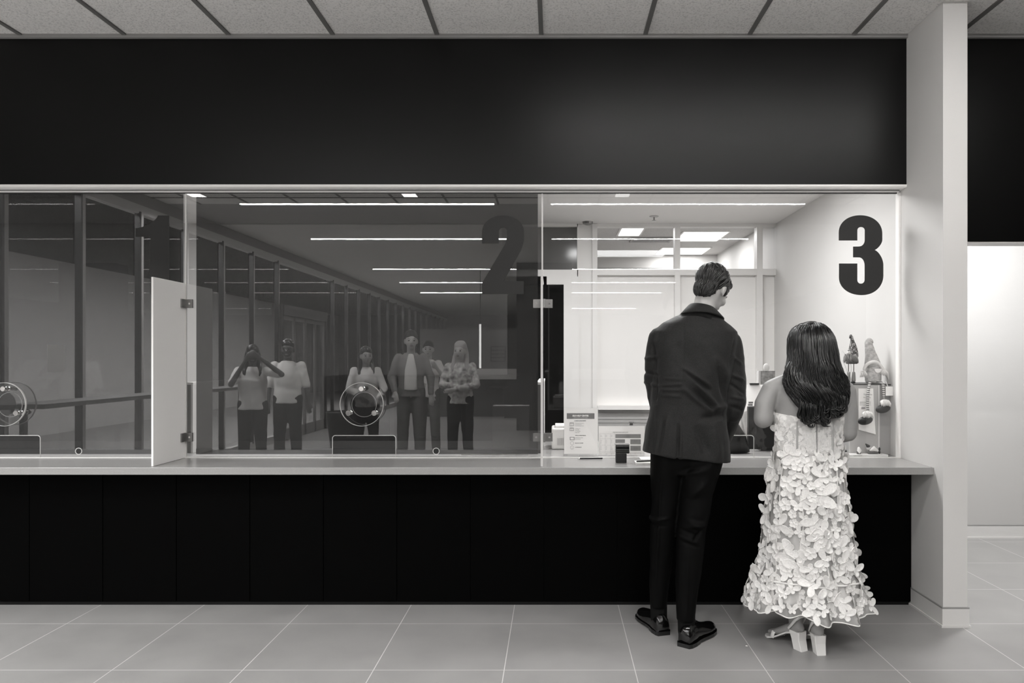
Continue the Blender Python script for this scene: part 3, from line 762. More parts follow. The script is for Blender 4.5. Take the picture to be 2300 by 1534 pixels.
# jacket torso
J = [ # pyl, pyr, xl, xr, Y, depth
 (690, 704, 1546, 1603, 3.925, .062), (700, 709, 1538, 1609, 3.925, .075), (712, 718, 1515, 1625, 3.93, .095), (726, 730, 1488, 1640, 3.93, .112), (744, 746, 1467, 1655, 3.925, .125), (770, 772, 1460, 1655, 3.92, .135), (805, 806, 1463, 1648, 3.905, .142),
 (840, 840, 1462, 1640, 3.89, .142), (875, 876, 1461, 1632, 3.88, .135), (905, 908, 1461, 1629, 3.87, .130), (935, 940, 1457, 1631, 3.865, .136), (965, 975, 1451, 1635, 3.86, .146), (995, 1010, 1446, 1638, 3.86, .152), (1014, 1036, 1442, 1640, 3.86, .156)]
jk = MB().rings([sec(*r[:4], r[4], r[5]) for r in J])
def arm(mb, pts, rad): mb.chain(pts, rad, n=18)
arm(jk, [P(1483, 762, 3.925), P(1478, 800, 3.925), P(1473, 850, 3.925), P(1479, 893, 3.935)], [.066, .067, .062, .053])
arm(jk, [P(1478, 888, 3.935), (.60, 4.04, 1.06), (.665, 4.15, .935)], [.056, .050, .040])
arm(jk, [P(1636, 770, 3.925), P(1642, 810, 3.92), P(1645, 860, 3.905), P(1646, 905, 3.895), P(1643, 926, 3.90)], [.067, .071, .072, .068, .060])
arm(jk, [P(1643, 924, 3.90), (.915, 4.05, 1.00), (.875, 4.17, .93)], [.060, .050, .040])
jm = melt(jk, .0055, 4, .5)
def X(px): return PX(px, 3.78)
def Zp(py): return PZ(py, 3.78)
def jfold(co, no):
    d = np.zeros(len(co)); back = (no[:, 1] < .35).astype(float)
    def f(x0, y0, x1, y1, w, h, c=0.): return fold(co, (X(x0), Zp(y0)), (X(x1), Zp(y1)), w, h, c)*back
    # drag lines from the middle back to the right hip, seen as light ridges with dark valleys
    d += f(1532, 826, 1592, 866, .010, .010)+f(1540, 836, 1596, 880, .012, -.011)
    d += f(1552, 850, 1612, 916, .012, .013)+f(1548, 872, 1605, 922, .013, -.011)
    d += f(1528, 868, 1600, 928, .014, .010)+f(1600, 918, 1634, 912, .014, .014)+f(1570, 938, 1630, 930, .018, -.014)
    d += f(1486, 866, 1532, 862, .006, .005)+f(1484, 876, 1534, 876, .007, .004)+f(1490, 850, 1530, 852, .006, .003)+f(1484, 888, 1530, 890, .008, .003)
    d += f(1520, 770, 1560, 830, .03, -.006)+f(1545, 750, 1600, 800, .03, .005)+f(1600, 800, 1640, 860, .03, .008)+f(1612, 820, 1630, 900, .015, -.014)
    d += f(1560, 950, 1585, 1020, .022, -.010)+f(1600, 960, 1610, 1030, .026, .009)+f(1500, 930, 1480, 1015, .012, .007)+f(1470, 930, 1462, 1015, .010, -.006)+f(1488, 940, 1476, 1015, .010, -.006)
    d += f(1534, 706, 1552, 703, .0055, -.006)+f(1548, 703, 1572, 702, .0055, -.006)+f(1566, 702, 1590, 707, .0055, -.006)+f(1584, 705, 1608, 715, .0055, -.006)
    # centre seam, vent, sleeve seams
    d += f(1540, 715, 1530, 860, .0035, -.0022)+f(1530, 860, 1520, 940, .0035, -.0025)+f(1520, 950, 1516, 1030, .0045, -.012)+f(1526, 950, 1523, 1030, .006, .004)
    d += f(1654, 762, 1640, 820, .0042, -.006)+f(1472, 770, 1474, 840, .008, -.010)+f(1474, 840, 1474, 905, .010, -.014)+f(1488, 870, 1474, 905, .006, .004)
    # sleeves
    for (a, b, c, e, h) in ((1452, 806, 1476, 800, .006), (1448, 836, 1474, 842, -.007), (1450, 858, 1476, 868, .006), (1640, 840, 1672, 856, .007), (1636, 862, 1670, 884, -.007), (1642, 800, 1668, 820, .005), (1640, 890, 1672, 898, .006), (1640, 912, 1668, 922, -.006)):
        d += fold(co, (PX(a, 3.86), PZ(b, 3.86)), (PX(c, 3.86), PZ(e, 3.86)), .009, h)
    return d*1.5+wrinkle(co, 9, .005)+wrinkle(co, 26, .0016)
displace(jm, jfold)
jo = link('jacket', jm, suit, man, smooth=True)
cl = MB(); rings = []
for z0, ra, rb_ in ((.053, .066, .062), (.047, .074, .069), (.030, .090, .083), (.013, .114, .096), (.008, .115, .097), (.006, .100, .085)):
    rings.append([nb+Vector((ra*math.cos(2*PI*k/48)+.002, rb_*math.sin(2*PI*k/48), z0-.013*math.cos(2*PI*k/48)-.012*math.sin(2*PI*k/48)-(.010*math.cos(2*PI*k/48)**2 if z0 < .02 else 0))) for k in range(48)])
cl.rings(rings, close=False)
link('lapel_collar', cl, suit, jo, smooth=True)
# trousers
tr = MB().rings([sec(p, p, a, b, 3.855, r, 28, 2.2) for p, a, b, r in ((995, 1462, 1626, .12), (1030, 1463, 1622, .115), (1062, 1468, 1608, .10))])
L1 = [(1000, 1462, 1552, 3.86, .12), (1060, 1461, 1538, 3.865, .105), (1110, 1463, 1530, 3.87, .088), (1160, 1462, 1524, 3.875, .080), (1210, 1461, 1518, 3.885, .070), (1260, 1460, 1510, 3.90, .063), (1310, 1459, 1503, 3.92, .058), (1362, 1459, 1497, 3.93, .056)]
R1 = [(1000, 1530, 1626, 3.85, .125), (1038, 1528, 1622, 3.84, .125), (1070, 1527, 1612, 3.83, .115), (1110, 1526, 1600, 3.82, .10), (1150, 1525, 1594, 3.80, .09), (1190, 1521, 1586, 3.79, .078), (1240, 1518, 1580, 3.78, .072), (1290, 1518, 1574, 3.775, .068), (1340, 1519, 1566, 3.77, .062), (1391, 1520, 1560, 3.765, .058)]
for LL in (L1, R1): tr.rings([sec(p, p, a, b, Y, r, 28, 2.2) for p, a, b, Y, r in LL])
tm = melt(tr, .0065, 3, .5)
def XT(px): return PX(px, 3.72)
def ZT_(py): return PZ(py, 3.72)
def tfold(co, no):
    back = (no[:, 1] < .35).astype(float); d = np.zeros(len(co))
    def f(x0, y0, x1, y1, w, h, c=0.): return fold(co, (XT(x0), ZT_(y0)), (XT(x1), ZT_(y1)), w, h, c)*back
    d += f(1545, 1120, 1588, 1086, .020, .010)+f(1545, 1170, 1580, 1186, .012, .009)+f(1540, 1184, 1588, 1178, .012, .010)+f(1528, 1190, 1570, 1204, .008, -.007)+f(1526, 1206, 1570, 1220, .007, .006)+f(1524, 1214, 1572, 1230, .006, -.005)
    d += f(1555, 1215, 1586, 1182, .008, -.008)+f(1462, 1180, 1505, 1172, .008, .008)+f(1464, 1190, 1500, 1190, .008, -.006)+f(1530, 1060, 1590, 1044, .012, -.005)+f(1530, 1070, 1590, 1056, .012, .004)
    d += f(1490, 1060, 1481, 1350, .006, .005)+f(1545, 1240, 1541, 1385, .006, .004)
    return d*1.5+wrinkle(co, 8, .005)+wrinkle(co, 22, .0016)
displace(tm, tfold)
link('trousers', tm, trouser, man, smooth=True)
sk = MB().chain([(.550, 3.93, .06), (.546, 3.93, .22)], [.043, .046], n=16).chain([(.665, 3.765, .06), (.665, 3.765, .2)], [.043, .046], n=16)
link('socks', sk, sock, man, smooth=True)
shoe(man, (.566, 3.862, 0), math.radians(-16), .30, .052, 1.05, patent, patent)
shoe(man, (.640, 3.700, 0), math.radians(38), .30, .052, 1.05, patent, patent)
# hair: base shell plus combed locks
hm = MB(); hair_cap(hm, hc, HR, 1.02, (.0835, .104, .088), (0, -.020, .040))
hm.ell(hc+HR @ Vector((0, -.052, -.030)), (.064, .050, .066), HR, 22, 14)
hm.ell(hc+HR @ Vector((.0, .070, .088)), (.058, .040, .030), HR, 22, 14)
for s in (-1, 1): hm.ell(hc+HR @ Vector((s*.068, .022, .020)), (.014, .026, .046), HR, 14, 10)
hmm = melt(hm, .006, 3, .5)
Ri = HR.transposed()
def hgroove(co, no):
    out = np.zeros(len(co))
    for i, p in enumerate(co):
        q = Ri @ (Vector(p)-hc); a = math.atan2(q.x, q.z+.03)
        out[i] = .0035*noise.noise(Vector((a*9, q.y*22, q.z*10)))+.002*noise.noise(Vector((a*30, q.y*30, 0)))
    return out
displace(hmm, hgroove)
ho = link('hair', hmm, hair_man, man, smooth=True)
rnd = random.Random(3)
def lock(i):
    # roots over crown, sides and nape; combed from the parting backwards and down
    for _ in range(40):
        th = rnd.uniform(0, 2*PI); ph = rnd.uniform(-.75, 1.5)
        d = Vector((math.cos(th)*math.cos(ph), math.sin(th)*math.cos(ph), math.sin(ph)))
        if d.y > .35 and d.z < .35: continue
        if abs(d.x) > .75 and d.z < -.15 and d.y > -.3: continue
        break
    pts = []; c0 = Vector((0, -.020, .036)); r = Vector((.086, .108, .092)); L = rnd.uniform(.035, .075); n = 7
    p = d.copy(); lift = rnd.uniform(0, .004)
    for j in range(n):
        ee = Vector((p.x*r.x, p.y*r.y, p.z*r.z))
        if p.z < -.1: ee.y *= (1+.10*p.z); ee.x *= (1+.14*p.z)
        pts.append(hc+HR @ ((c0+ee*(1+lift*4*math.sin(PI*j/(n-1))))*1.02))
        flow = Vector((.9*(1 if p.z > .3 else 0), -.35+(1.0 if p.y > .3 else 0), -.2)) if p.z > .25 else Vector((p.x*.2, -.25, -1))
        flow = flow-p*flow.dot(p); 
        if flow.length < 1e-3: break
        p = (p+flow.normalized()*(L/.09/n)+Vector((rnd.gauss(0, .01), rnd.gauss(0, .01), rnd.gauss(0, .01)))).normalized()
    return pts if len(pts) > 3 else None
def nape(i):
    a = rnd.uniform(-PI+.15, -.15); e = rnd.uniform(-.85, .9); pts = []
    for j in range(6):
        ee = e-.10*j
        if ee < -1.25: break
        d = Vector((math.cos(a)*math.cos(ee)*.0655, math.sin(a)*math.cos(ee)*.0515, math.sin(ee)*.0675)); pts.append(hc+HR @ ((Vector((0, -.052, -.030))+d*(1+.02*rnd.random()))*1.02)); a += rnd.gauss(0, .02)
    return pts if len(pts) > 3 else None
link('hair_locks', join([strands(None, nape, 260, .0024, taper=.2, sides=5), strands(None, lock, 260, .0042, taper=.2, sides=6), strands(None, lock, 900, .0013)]), mat('hair_strand_brown', .020, .35, .6), ho, smooth=True)

# ------------------------------------------------------------------ the bride
bride = thing('person', 'woman with long dark wavy hair in a strapless white dress with butterflies', 'person', (PX(1815, 3.72), 3.72, 0))
YBr = 3.74
bh = Vector(P(1822, 771, 3.80)); BR = frame(math.radians(-8), math.radians(22), 0)
bb = MB(); add_head(bb, bh, BR, .95)
bn_ = Vector(P(1820, 838, 3.76))
bb.chain([bn_+Vector((0, -.01, -.04)), bn_+Vector((0, 0, .03)), bh+BR @ Vector((0, -.02, -.03))], [.055, .048, .05], n=16)
bb.rings([sec(p, p, a, b, YBr, r, 30, 2.2) for p, a, b, r in ((846, 1795, 1845, .045), (856, 1762, 1878, .062), (868, 1742, 1898, .078), (885, 1738, 1900, .088), (910, 1740, 1897, .094), (940, 1741, 1893, .096), (985, 1743, 1888, .088), (1010, 1744, 1884, .09), (1060, 1735, 1892, .11), (1100, 1732, 1895, .115))])
bb.chain([bn_+Vector((-.02, 0, -.01)), Vector(P(1752, 862, 3.745)), Vector(P(1732, 872, 3.745))], [.045, .040, .042], n=16)
bb.chain([bn_+Vector((.02, 0, -.01)), Vector(P(1882, 862, 3.745)), Vector(P(1900, 874, 3.745))], [.045, .040, .042], n=16)
s0, e0, h0 = P(1731, 877, 3.745), P(1714, 941, 3.72), (1.19, 4.0, 1.13)
s1, e1_, h1 = P(1902, 880, 3.745), P(1905, 972, 3.73), (1.50, 4.03, .99)
bb.chain([Vector(P(1755, 868, 3.745)), s0, P(1717, 908, 3.735), e0], [.040, .049, .0505, .047], n=18)
bb.chain([e0, tuple((Vector(e0)+Vector(h0))/2+Vector((0, 0, -.01))), h0], [.044, .036, .025], n=16)
bb.chain([Vector(P(1880, 868, 3.745)), s1, P(1905, 925, 3.735), e1_], [.040, .048, .0475, .043], n=18)
bb.chain([e1_, tuple((Vector(e1_)+Vector(h1))/2), h1], [.043, .035, .025], n=16)
add_hand(bb, h0, (.25, .9, -.1), (0, .1, -1), .92, .4, 1)
add_hand(bb, h1, (-.1, .9, -.05), (0, .1, -1), .92, .4, -1)
hipz = PZ(1080, YBr)
fl, frr = Vector((1.195, 3.70, .115)), Vector((1.283, 3.655, .115))
bb.chain([(1.19, YBr, hipz), (1.20, 3.76, .50), fl+Vector((0, .02, .10)), fl], [.085, .055, .036, .034], n=16)
bb.chain([(1.33, YBr, hipz), (1.30, 3.75, .50), frr+Vector((0, .02, .10)), frr], [.085, .055, .036, .034], n=16)
# feet inside the raised shoes
for f, a in ((fl, -28), (frr, -4)):
    R = Matrix.Rotation(math.radians(-a), 3, 'Z')
    bb.chain([f+R @ Vector((0, -.022, -.010)), f+R @ Vector((0, .05, -.035)), f+R @ Vector((0, .12, -.072)), f+R @ Vector((0, .165, -.085))], [(.026, .028), (.030, .024), (.036, .017), (.030, .012)], n=14, side=R @ Vector((1, 0, 0)))
bm_ = melt(bb, .0065, 4, .5)
displace(bm_, lambda co, no: fold(co, (PX(1818, 3.66), PZ(880, 3.66)), (PX(1818, 3.66), PZ(1000, 3.66)), .02, -.006)+fold(co, (PX(1770, 3.66), PZ(890, 3.66)), (PX(1780, 3.66), PZ(925, 3.66)), .022, .004)+fold(co, (PX(1908, 3.7), PZ(905, 3.7)), (PX(1890, 3.7), PZ(935, 3.7)), .005, -.006))
link('body', bm_, skin_m, bride, smooth=True)
add_face(bride, bh, BR, .95, None)
# heeled sandals
white_leather = mat('white_leather', .74, .35, .5)
for f, a in ((fl, -28), (frr, -4)):
    R = Matrix.Rotation(math.radians(-a), 4, 'Z'); T = Matrix.Translation((f.x, f.y, 0)) @ R
    so = MB(); rings = []
    for y, z, r in ((-.040, .088, .024), (-.025, .087, .030), (0, .084, .031), (.04, .070, .029), (.08, .046, .032), (.12, .022, .038), (.16, .010, .037), (.185, .008, .026), (.197, .008, .010)):
        rings.append([(-r, y, z), (r, y, z), (r, y, z-.008 if z > .01 else .001), (-r, y, z-.008 if z > .01 else .001)])
    so.rings(rings); so.xf(T); o = link('shoe', so, white_leather, bride)
    hl = MB().rings([[(x*.0225, -.030+y*.024, .0) for x, y in ((-1, -1), (-.9, -1.15), (.9, -1.15), (1, -1), (1, 1), (-1, 1))], [(x*.026, -.020+y*.024, .050) for x, y in ((-1, -.9), (-.9, -1), (.9, -1), (1, -.9), (1, 1), (-1, 1))], [(x*.030, -.012+y*.030, .090) for x, y in ((-1, -.9), (-.8, -1.1), (.8, -1.1), (1, -.9), (1, 1), (-1, 1))]])
    hl.xf(T); link('block_heel', hl, white_leather, o)
    bk = MB(); rr = []
    for z, r in ((.088, .033), (.105, .033), (.105, .030), (.088, .030)):
        rr.append([(r*math.cos(t)*1.0, -.012+r*math.sin(t)*1.1, z+.012*abs(math.cos(t))) for t in [PI*1.0+PI*i/16 for i in range(17)]])
    bk.rings(rr, close=False)
    st = MB().chain([(-.032, .02, .095), (-.038, -.01, .125), (-.036, -.03, .150), (-.015, -.042, .166), (.015, -.042, .166), (.036, -.03, .150), (.038, -.01, .125), (.032, .02, .095)], [(.0075, .0022)]*8, n=8, side=(0, 0, 1))
    ts = MB().chain([(-.038, .125, .018), (-.036, .118, .045), (0, .112, .060), (.036, .118, .045), (.038, .125, .018)], [(.013, .002)]*5, n=8, side=(0, 1, 0))
    for q in (st, ts): q.xf(T)
    link('ankle_strap', st, white_leather, o, smooth=True); link('toe_strap', ts, white_leather, o, smooth=True)
# dress
def lace_mat():
    m, nt, b = nodes('white_floral_lace')
    tc = nt.nodes.new('ShaderNodeTexCoord')
    v = nt.nodes.new('ShaderNodeTexVoronoi'); v.inputs['Scale'].default_value = 26; v.feature = 'F1'
    n = nt.nodes.new('ShaderNodeTexNoise'); n.inputs['Scale'].default_value = 18; n.inputs['Detail'].default_value = 4
    nt.links.new(tc.outputs['Object'], n.inputs['Vector'])
    mx = nt.nodes.new('ShaderNodeMixRGB'); mx.inputs[0].default_value = .12; nt.links.new(tc.outputs['Object'], mx.inputs[1]); nt.links.new(n.outputs['Color'], mx.inputs[2]); nt.links.new(mx.outputs[0], v.inputs['Vector'])
    r = nt.nodes.new('ShaderNodeValToRGB'); r.color_ramp.elements[0].position = .42; r.color_ramp.elements[1].position = .55
    r.color_ramp.elements[0].color = tint(.80); r.color_ramp.elements[1].color = tint(.56)
    nt.links.new(v.outputs['Distance'], r.inputs[0]); nt.links.new(r.outputs[0], b.inputs['Base Color'])
    bp = nt.nodes.new('ShaderNodeBump'); bp.inputs['Strength'].default_value = .5; bp.inputs['Distance'].default_value = .003; bp.invert = True
    nt.links.new(v.outputs['Distance'], bp.inputs['Height']); nt.links.new(bp.outputs[0], b.inputs['Normal']); b.inputs['Roughness'].default_value = .8
    return m
lace = lace_mat()
tulle = veil('white_tulle', .66, .38, .8)
satin = mat('white_lining', .60, .45, .4, var=.05, vscale=6)
trimw = mat('white_ribbon', .80, .6, .3)
dress = link('dress', MB().rings([sec(pl, pr, a, b, YBr, r, 48, 2.2) for pl, pr, a, b, r in ((926, 934, 1739, 1895, .104), (945, 950, 1739, 1894, .106), (975, 978, 1741, 1891, .101), (1010, 1012, 1740, 1888, .101), (1016, 1018, 1737, 1890, .104))]), lace, bride, smooth=True)
dm_ = dress.data
# the back neckline dips in the middle
for v in dm_.vertices:
    wx = v.co.x+bride.location.x; wz = v.co.z
    if wz > PZ(952, YBr): v.co.z -= .026*max(0, 1-abs(wx-PX(1815, YBr))/.17)*(1 if v.co.y < 0 else 0)
bn2 = MB()
for px in (1790, 1870):
    x = PX(px, 3.65)
    bn2.chain([(x, YBr-.103*math.sqrt(max(.05, 1-abs((x-PX(1816, YBr))/.172)**2.2))-.003, PZ(py, YBr)) for py in (944, 975, 1012)], [(.0045, .0015)]*3, n=6, side=(1, 0, 0))
    link('boning', bn2, mat('boning_grey', .45, .6), dress, smooth=True); bn2 = MB()
zp = MB().chain([(PX(1833, 3.64), YBr-.108, PZ(950, YBr)), (PX(1834, 3.64), YBr-.106, PZ(1012, YBr)), (PX(1838, 3.62), YBr-.128, PZ(1078, YBr))], [(.0028, .0015)]*3, n=6, side=(1, 0, 0))
link('zip', zp, mat('zip_grey', .25, .5), dress, smooth=True)
# skirt surfaces
SK = [(1012, 1738, 1889, .104), (1040, 1732, 1895, .125), (1080, 1726, 1901, .15), (1130, 1719, 1908, .172), (1180, 1714, 1914, .188), (1230, 1710, 1921, .20), (1262, 1703, 1925, .21), (1288, 1697, 1930, .22), (1320, 1689, 1938, .235), (1336, 1684, 1943, .25), (1357, 1681, 1949, .262)]
def skirt_pt(t, u):
    """t 0..1 from waist to hem, u angle round the body"""
    x = t*(len(SK)-1); i = min(int(x), len(SK)-2); f = x-i
    py, a, b, r = [SK[i][j]*(1-f)+SK[i+1][j]*f for j in range(4)]
    ruff = max(0, (py-1284)/80.)
    a += 7*min(1, t*4); b -= 7*min(1, t*4)
    rip = .010*min(1, t*1.5)*math.sin(7*u+.6)+.004*math.sin(17*u+2*t)+ruff*(.030*math.sin(11*u+1.1)+.010*math.sin(23*u+.5))
    if ruff > 0 and ruff < .12: rip += .006
    cx = (PX(a, YBr)+PX(b, YBr))/2; w = (PX(b, YBr)-PX(a, YBr))/2
    c, s = math.cos(u), math.sin(u)
    z = PZ(py, YBr)-ruff*(.018*math.sin(3*u-1.2)+.006*math.sin(11*u))
    return Vector((cx+(w+rip)*c, YBr+(r+rip)*s*1.0, z))
def skirt_n(t, u):
    a = skirt_pt(t, u+.02)-skirt_pt(t, u-.02); b = skirt_pt(min(1, t+.01), u)-skirt_pt(max(0, t-.01), u)
    n = a.cross(b); n.normalize(); c = skirt_pt(t, u)-Vector((PX(1815, YBr), YBr, 0)); c.z = 0
    return n if n.dot(c) > 0 else -n
def shell(t0, t1, off, nt_=40, nu=200):
    m = MB(); rings = []
    for i in range(nt_+1):
        t = t0+(t1-t0)*i/nt_; rings.append([skirt_pt(t, 2*PI*k/nu)-Vector((math.cos(2*PI*k/nu), math.sin(2*PI*k/nu), 0))*off for k in range(nu)])
    return m.rings(rings, close=False)
sk_o = link('tulle_skirt', shell(0, 1, 0), tulle, dress, smooth=True)
link('lining', shell(0, .87, .014), satin, dress, smooth=True)
hem = MB().chain([skirt_pt(1, 2*PI*k/240) for k in range(241)], [.0028]*241, n=6, cap=False)
seam = MB().chain([skirt_pt(.70, 2*PI*k/160)+Vector((math.cos(2*PI*k/160), math.sin(2*PI*k/160), 0))*.002 for k in range(161)], [(.005, .002)]*161, n=6, cap=False, side=(0, 0, 1))
for u in (-2.55, -2.0, -1.5, -.95, -.5): seam.chain([skirt_pt(.02+.67*k/16, u+.05*math.sin(k))+skirt_n(.02+.67*k/16, u)*.001 for k in range(17)], [(.0035, .0012)]*17, n=6, side=(1, 0, 0))
link('hem_band', join([hem, seam]), trimw, dress, smooth=True)
# butterflies
FORE = [(0, 0), (.08, .36), (.38, .74), (.80, .88), (1, .72), (.98, .36), (.74, .08), (.34, -.06)]
HIND = [(0, 0), (.36, .14), (.72, .06), (.90, -.20), (.84, -.54), (.56, -.74), (.24, -.62), (.04, -.30)]
def smooth_loop(p):
    out = []; n = len(p)
    for i in range(n):
        a, b = p[i], p[(i+1) % n]; out += [(a[0]*.75+b[0]*.25, a[1]*.75+b[1]*.25), (a[0]*.25+b[0]*.75, a[1]*.25+b[1]*.75)]
    return out
def wing(L, W, a, fl, m, seg=10, shape=None, shape_c=(.5, .25), flip=False):
    """one wing: outline fan with a raised rim; a = direction, fl = lift"""
    c, s = math.cos(a), math.sin(a); pts = []
    for i in range(seg+1):
        t = PI*i/seg; r = L*(.5-.5*math.cos(t)) if False else None
        x = L*(.50-.50*math.cos(t*1.0)); y = W*math.sin(t)*(.55+.75*(x/L))*(1+.10*math.sin(5*t))
        pts.append((x, y))
    lo = [(x, -y*.55) for x, y in reversed(pts[1:-1])]
    poly = pts+lo; cen = (L*.55, W*.1)
    if shape: poly = [(px_*L, py_*L*W) for px_, py_ in smooth_loop(shape)]; cen = (L*shape_c[0], L*W*shape_c[1])
    n = len(poly); V = []; Fc = []
    def tr(x, y, h):
        X_, Y_ = x*c-y*s, x*s+y*c
        return (-X_ if flip else X_, Y_, h+fl*math.hypot(x, y))
    V.append(tr(*cen, -.0005))
    for x, y in poly: V.append(tr(cen[0]+(x-cen[0])*.8, cen[1]+(y-cen[1])*.8, .0003))
    for x, y in poly: V.append(tr(cen[0]+(x-cen[0])*.9, cen[1]+(y-cen[1])*.9, .0013))
    for x, y in poly: V.append(tr(x, y, .0004))
    for i in range(n):
        j = (i+1) % n; Fc.append((0, 1+i, 1+j)); Fc.append((1+i, 1+n+i, 1+n+j, 1+j)); Fc.append((1+n+i, 1+2*n+i, 1+2*n+j, 1+n+j))
    m.add(V, Fc)
def butterfly(S, lift, kind):
    m = MB()
    if kind < 3:
        for sd in (1, -1):
            wing(S, 1., .02+.08*kind, lift, m, shape=FORE, shape_c=(.55, .30), flip=sd < 0); wing(S*.70, 1., -.10, lift*.8, m, shape=HIND, shape_c=(.48, -.2), flip=sd < 0)
        m.chain([(0, -S*.35, .003), (0, S*.28, .004)], [S*.05, S*.06], n=6)
        for sd in (1, -1): m.chain([(0, S*.28, .004), (sd*S*.14, S*.5, .006), (sd*S*.24, S*.56, .006)], [.0007]*3, n=4)
    else:
        for k in range(5): wing(S*.62, S*.36, k*2*PI/5+.2, lift*1.4, m, 8)
        m.ell((0, 0, .004), (S*.12, S*.12, .004), nu=8, nv=6)
    return m
organza = mat('white_organza', .93, .6, .3, bump=.7, bscale=420, var=.10, vscale=120)
organza.node_tree.nodes['Principled BSDF'].inputs['Alpha'].default_value = .92
BF = []
for i, (S, lf) in enumerate(((.052, .10), (.044, .20), (.060, .05), (.046, .12))):
    mb = butterfly(S, lf, i); q = bpy.data.meshes.new('butterfly'); q.from_pydata(mb.v, [], mb.f); q.polygons.foreach_set('use_smooth', [True]*len(q.polygons)); q.materials.append(organza); BF.append(q)
rb = random.Random(11); placed = []; stuff = []
def bf_matrix(t, u, rot, tilt=0.):
    p = skirt_pt(t, u); n = skirt_n(t, u); up = Vector((0, 0, 1)); a = up.cross(n).normalized(); b = n.cross(a)
    M = Matrix((a, b, n)).transposed() @ Matrix.Rotation(rot, 3, 'Z') @ Matrix.Rotation(tilt*.4, 3, 'X')
    return Matrix.Translation(p+n*.003) @ M.to_4x4()
n_back = 0; tries = 0
while tries < 5200 and len(placed) < 390:
    tries += 1
    t = 1-(1-rb.random())**1.0 if rb.random() < .7 else rb.random()*.25; u = rb.uniform(-PI, PI)
    t = min(t, .925); p = skirt_pt(t, u)
    if any((p-q).length < (.040 if t < .75 else .038) for q in placed): continue
    placed.append(p); big = math.sin(u) < -.15
    M = bf_matrix(t, u, rb.uniform(-2.6, 2.6), rb.uniform(-.25, .25)); k = rb.choice((0, 0, 1, 1, 2, 2, 3)); sc = rb.uniform(.7, 1.15)*(1 if t < .8 else .8)
    if big and n_back < 98 and rb.random() < .8:
        o = bpy.data.objects.new('butterfly_applique', BF[k]); COL.objects.link(o); o.parent = dress
        o.matrix_local = Matrix.Translation(-wloc(dress)) @ M @ Matrix.Scale(sc, 4); n_back += 1
    else: stuff.append((k, M @ Matrix.Scale(sc, 4)))
# bodice appliques join the rest
for i in range(46):
    a = rb.uniform(-PI, 0); py = rb.uniform(950, 1010); cx = PX(1816, YBr)
    p = Vector((cx+.170*math.cos(a), YBr+.104*math.sin(a), PZ(py, YBr))); n = Vector((math.cos(a)*.6, math.sin(a), 0)).normalized()
    up = Vector((0, 0, 1)); A = up.cross(n).normalized(); Bv = n.cross(A)
    stuff.append((rb.choice((0, 2, 3)), Matrix.Translation(p-n*.001) @ (Matrix((A, Bv, n)).transposed() @ Matrix.Rotation(rb.uniform(-3, 3), 3, 'Z')).to_4x4() @ Matrix.Diagonal((.8, .8, .35, 1))))
bms = bmesh.new()
for k, M in stuff:
    me = BF[k].copy(); me.transform(M); bms.from_mesh(me); bpy.data.meshes.remove(me)
me = bpy.data.meshes.new('small_appliques'); bms.to_mesh(me); bms.free()
o = link('small_appliques', me, BF[0].materials[0], dress, smooth=True); o['kind'] = 'stuff'
# hair: wavy mass with locks
HB = [(722, 1812, 1834, 3.80, .030), (728, 1796, 1848, 3.80, .062), (740, 1780, 1861, 3.80, .095), (760, 1773, 1871, 3.79, .118), (785, 1773, 1876, 3.77, .122), (810, 1773, 1880, 3.74, .112), (832, 1770, 1886, 3.71, .095), (850, 1764, 1893, 3.69, .082), (868, 1766, 1899, 3.67, .07), (885, 1778, 1902, 3.655, .062), (902, 1790, 1900, 3.645, .052), (916, 1800, 1893, 3.64, .042), (928, 1812, 1880, 3.64, .026)]
hb = MB().rings([sec(p, p, a, b, Y, r, 40, 2.1) for p, a, b, Y, r in HB])
hbm = melt(hb, .0065, 3, .5)
def waves(co, no):
    out = np.zeros(len(co))
    for i, p in enumerate(co):
        z = p[2]; amp = .4+1.6*min(1, max(0, (1.52-z)/.35))
        xx = p[0]+.020*amp*math.sin(z*22+p[0]*9)
        out[i] = amp*(.009*noise.noise(Vector((xx*38, z*4, 1)))+.0035*noise.noise(Vector((xx*90, z*7, 5))))
    return out
displace(hbm, waves)
hbo = link('hair', hbm, hair_w, bride, smooth=True)
rh = random.Random(5)
def hsec(py):
    for i in range(len(HB)-1):
        if HB[i][0] <= py <= HB[i+1][0]:
            f = (py-HB[i][0])/(HB[i+1][0]-HB[i][0]); return [HB[i][j]*(1-f)+HB[i+1][j]*f for j in range(5)]
    return list(HB[-1])
def wlock(i):
    ang = rh.uniform(-PI-.25, .25); py0 = rh.uniform(724, 760) if i % 2 else rh.uniform(760, 880); py1 = min(rh.uniform(860, 940), py0+rh.uniform(90, 240)); ph = rh.uniform(0, 6); am = rh.uniform(.006, .016); lift = rh.uniform(-.002, .006)
    pts = []; n = 14; f0 = rh.uniform(26, 44)
    for j in range(n):
        py = py0+(py1-py0)*j/(n-1); _, a, b, Y, r = hsec(min(py, 928)); z = PZ(py, Y)
        c, s = math.cos(ang), math.sin(ang); w = min(1, max(0, (py-770)/90))
        x = (PX(a, Y)+PX(b, Y))/2+((PX(b, Y)-PX(a, Y))/2+lift)*c+am*w*math.sin(z*f0+ph)
        pts.append((x, Y+(r+lift+.002)*s+am*.6*w*math.cos(z*f0+ph), z))
    return pts
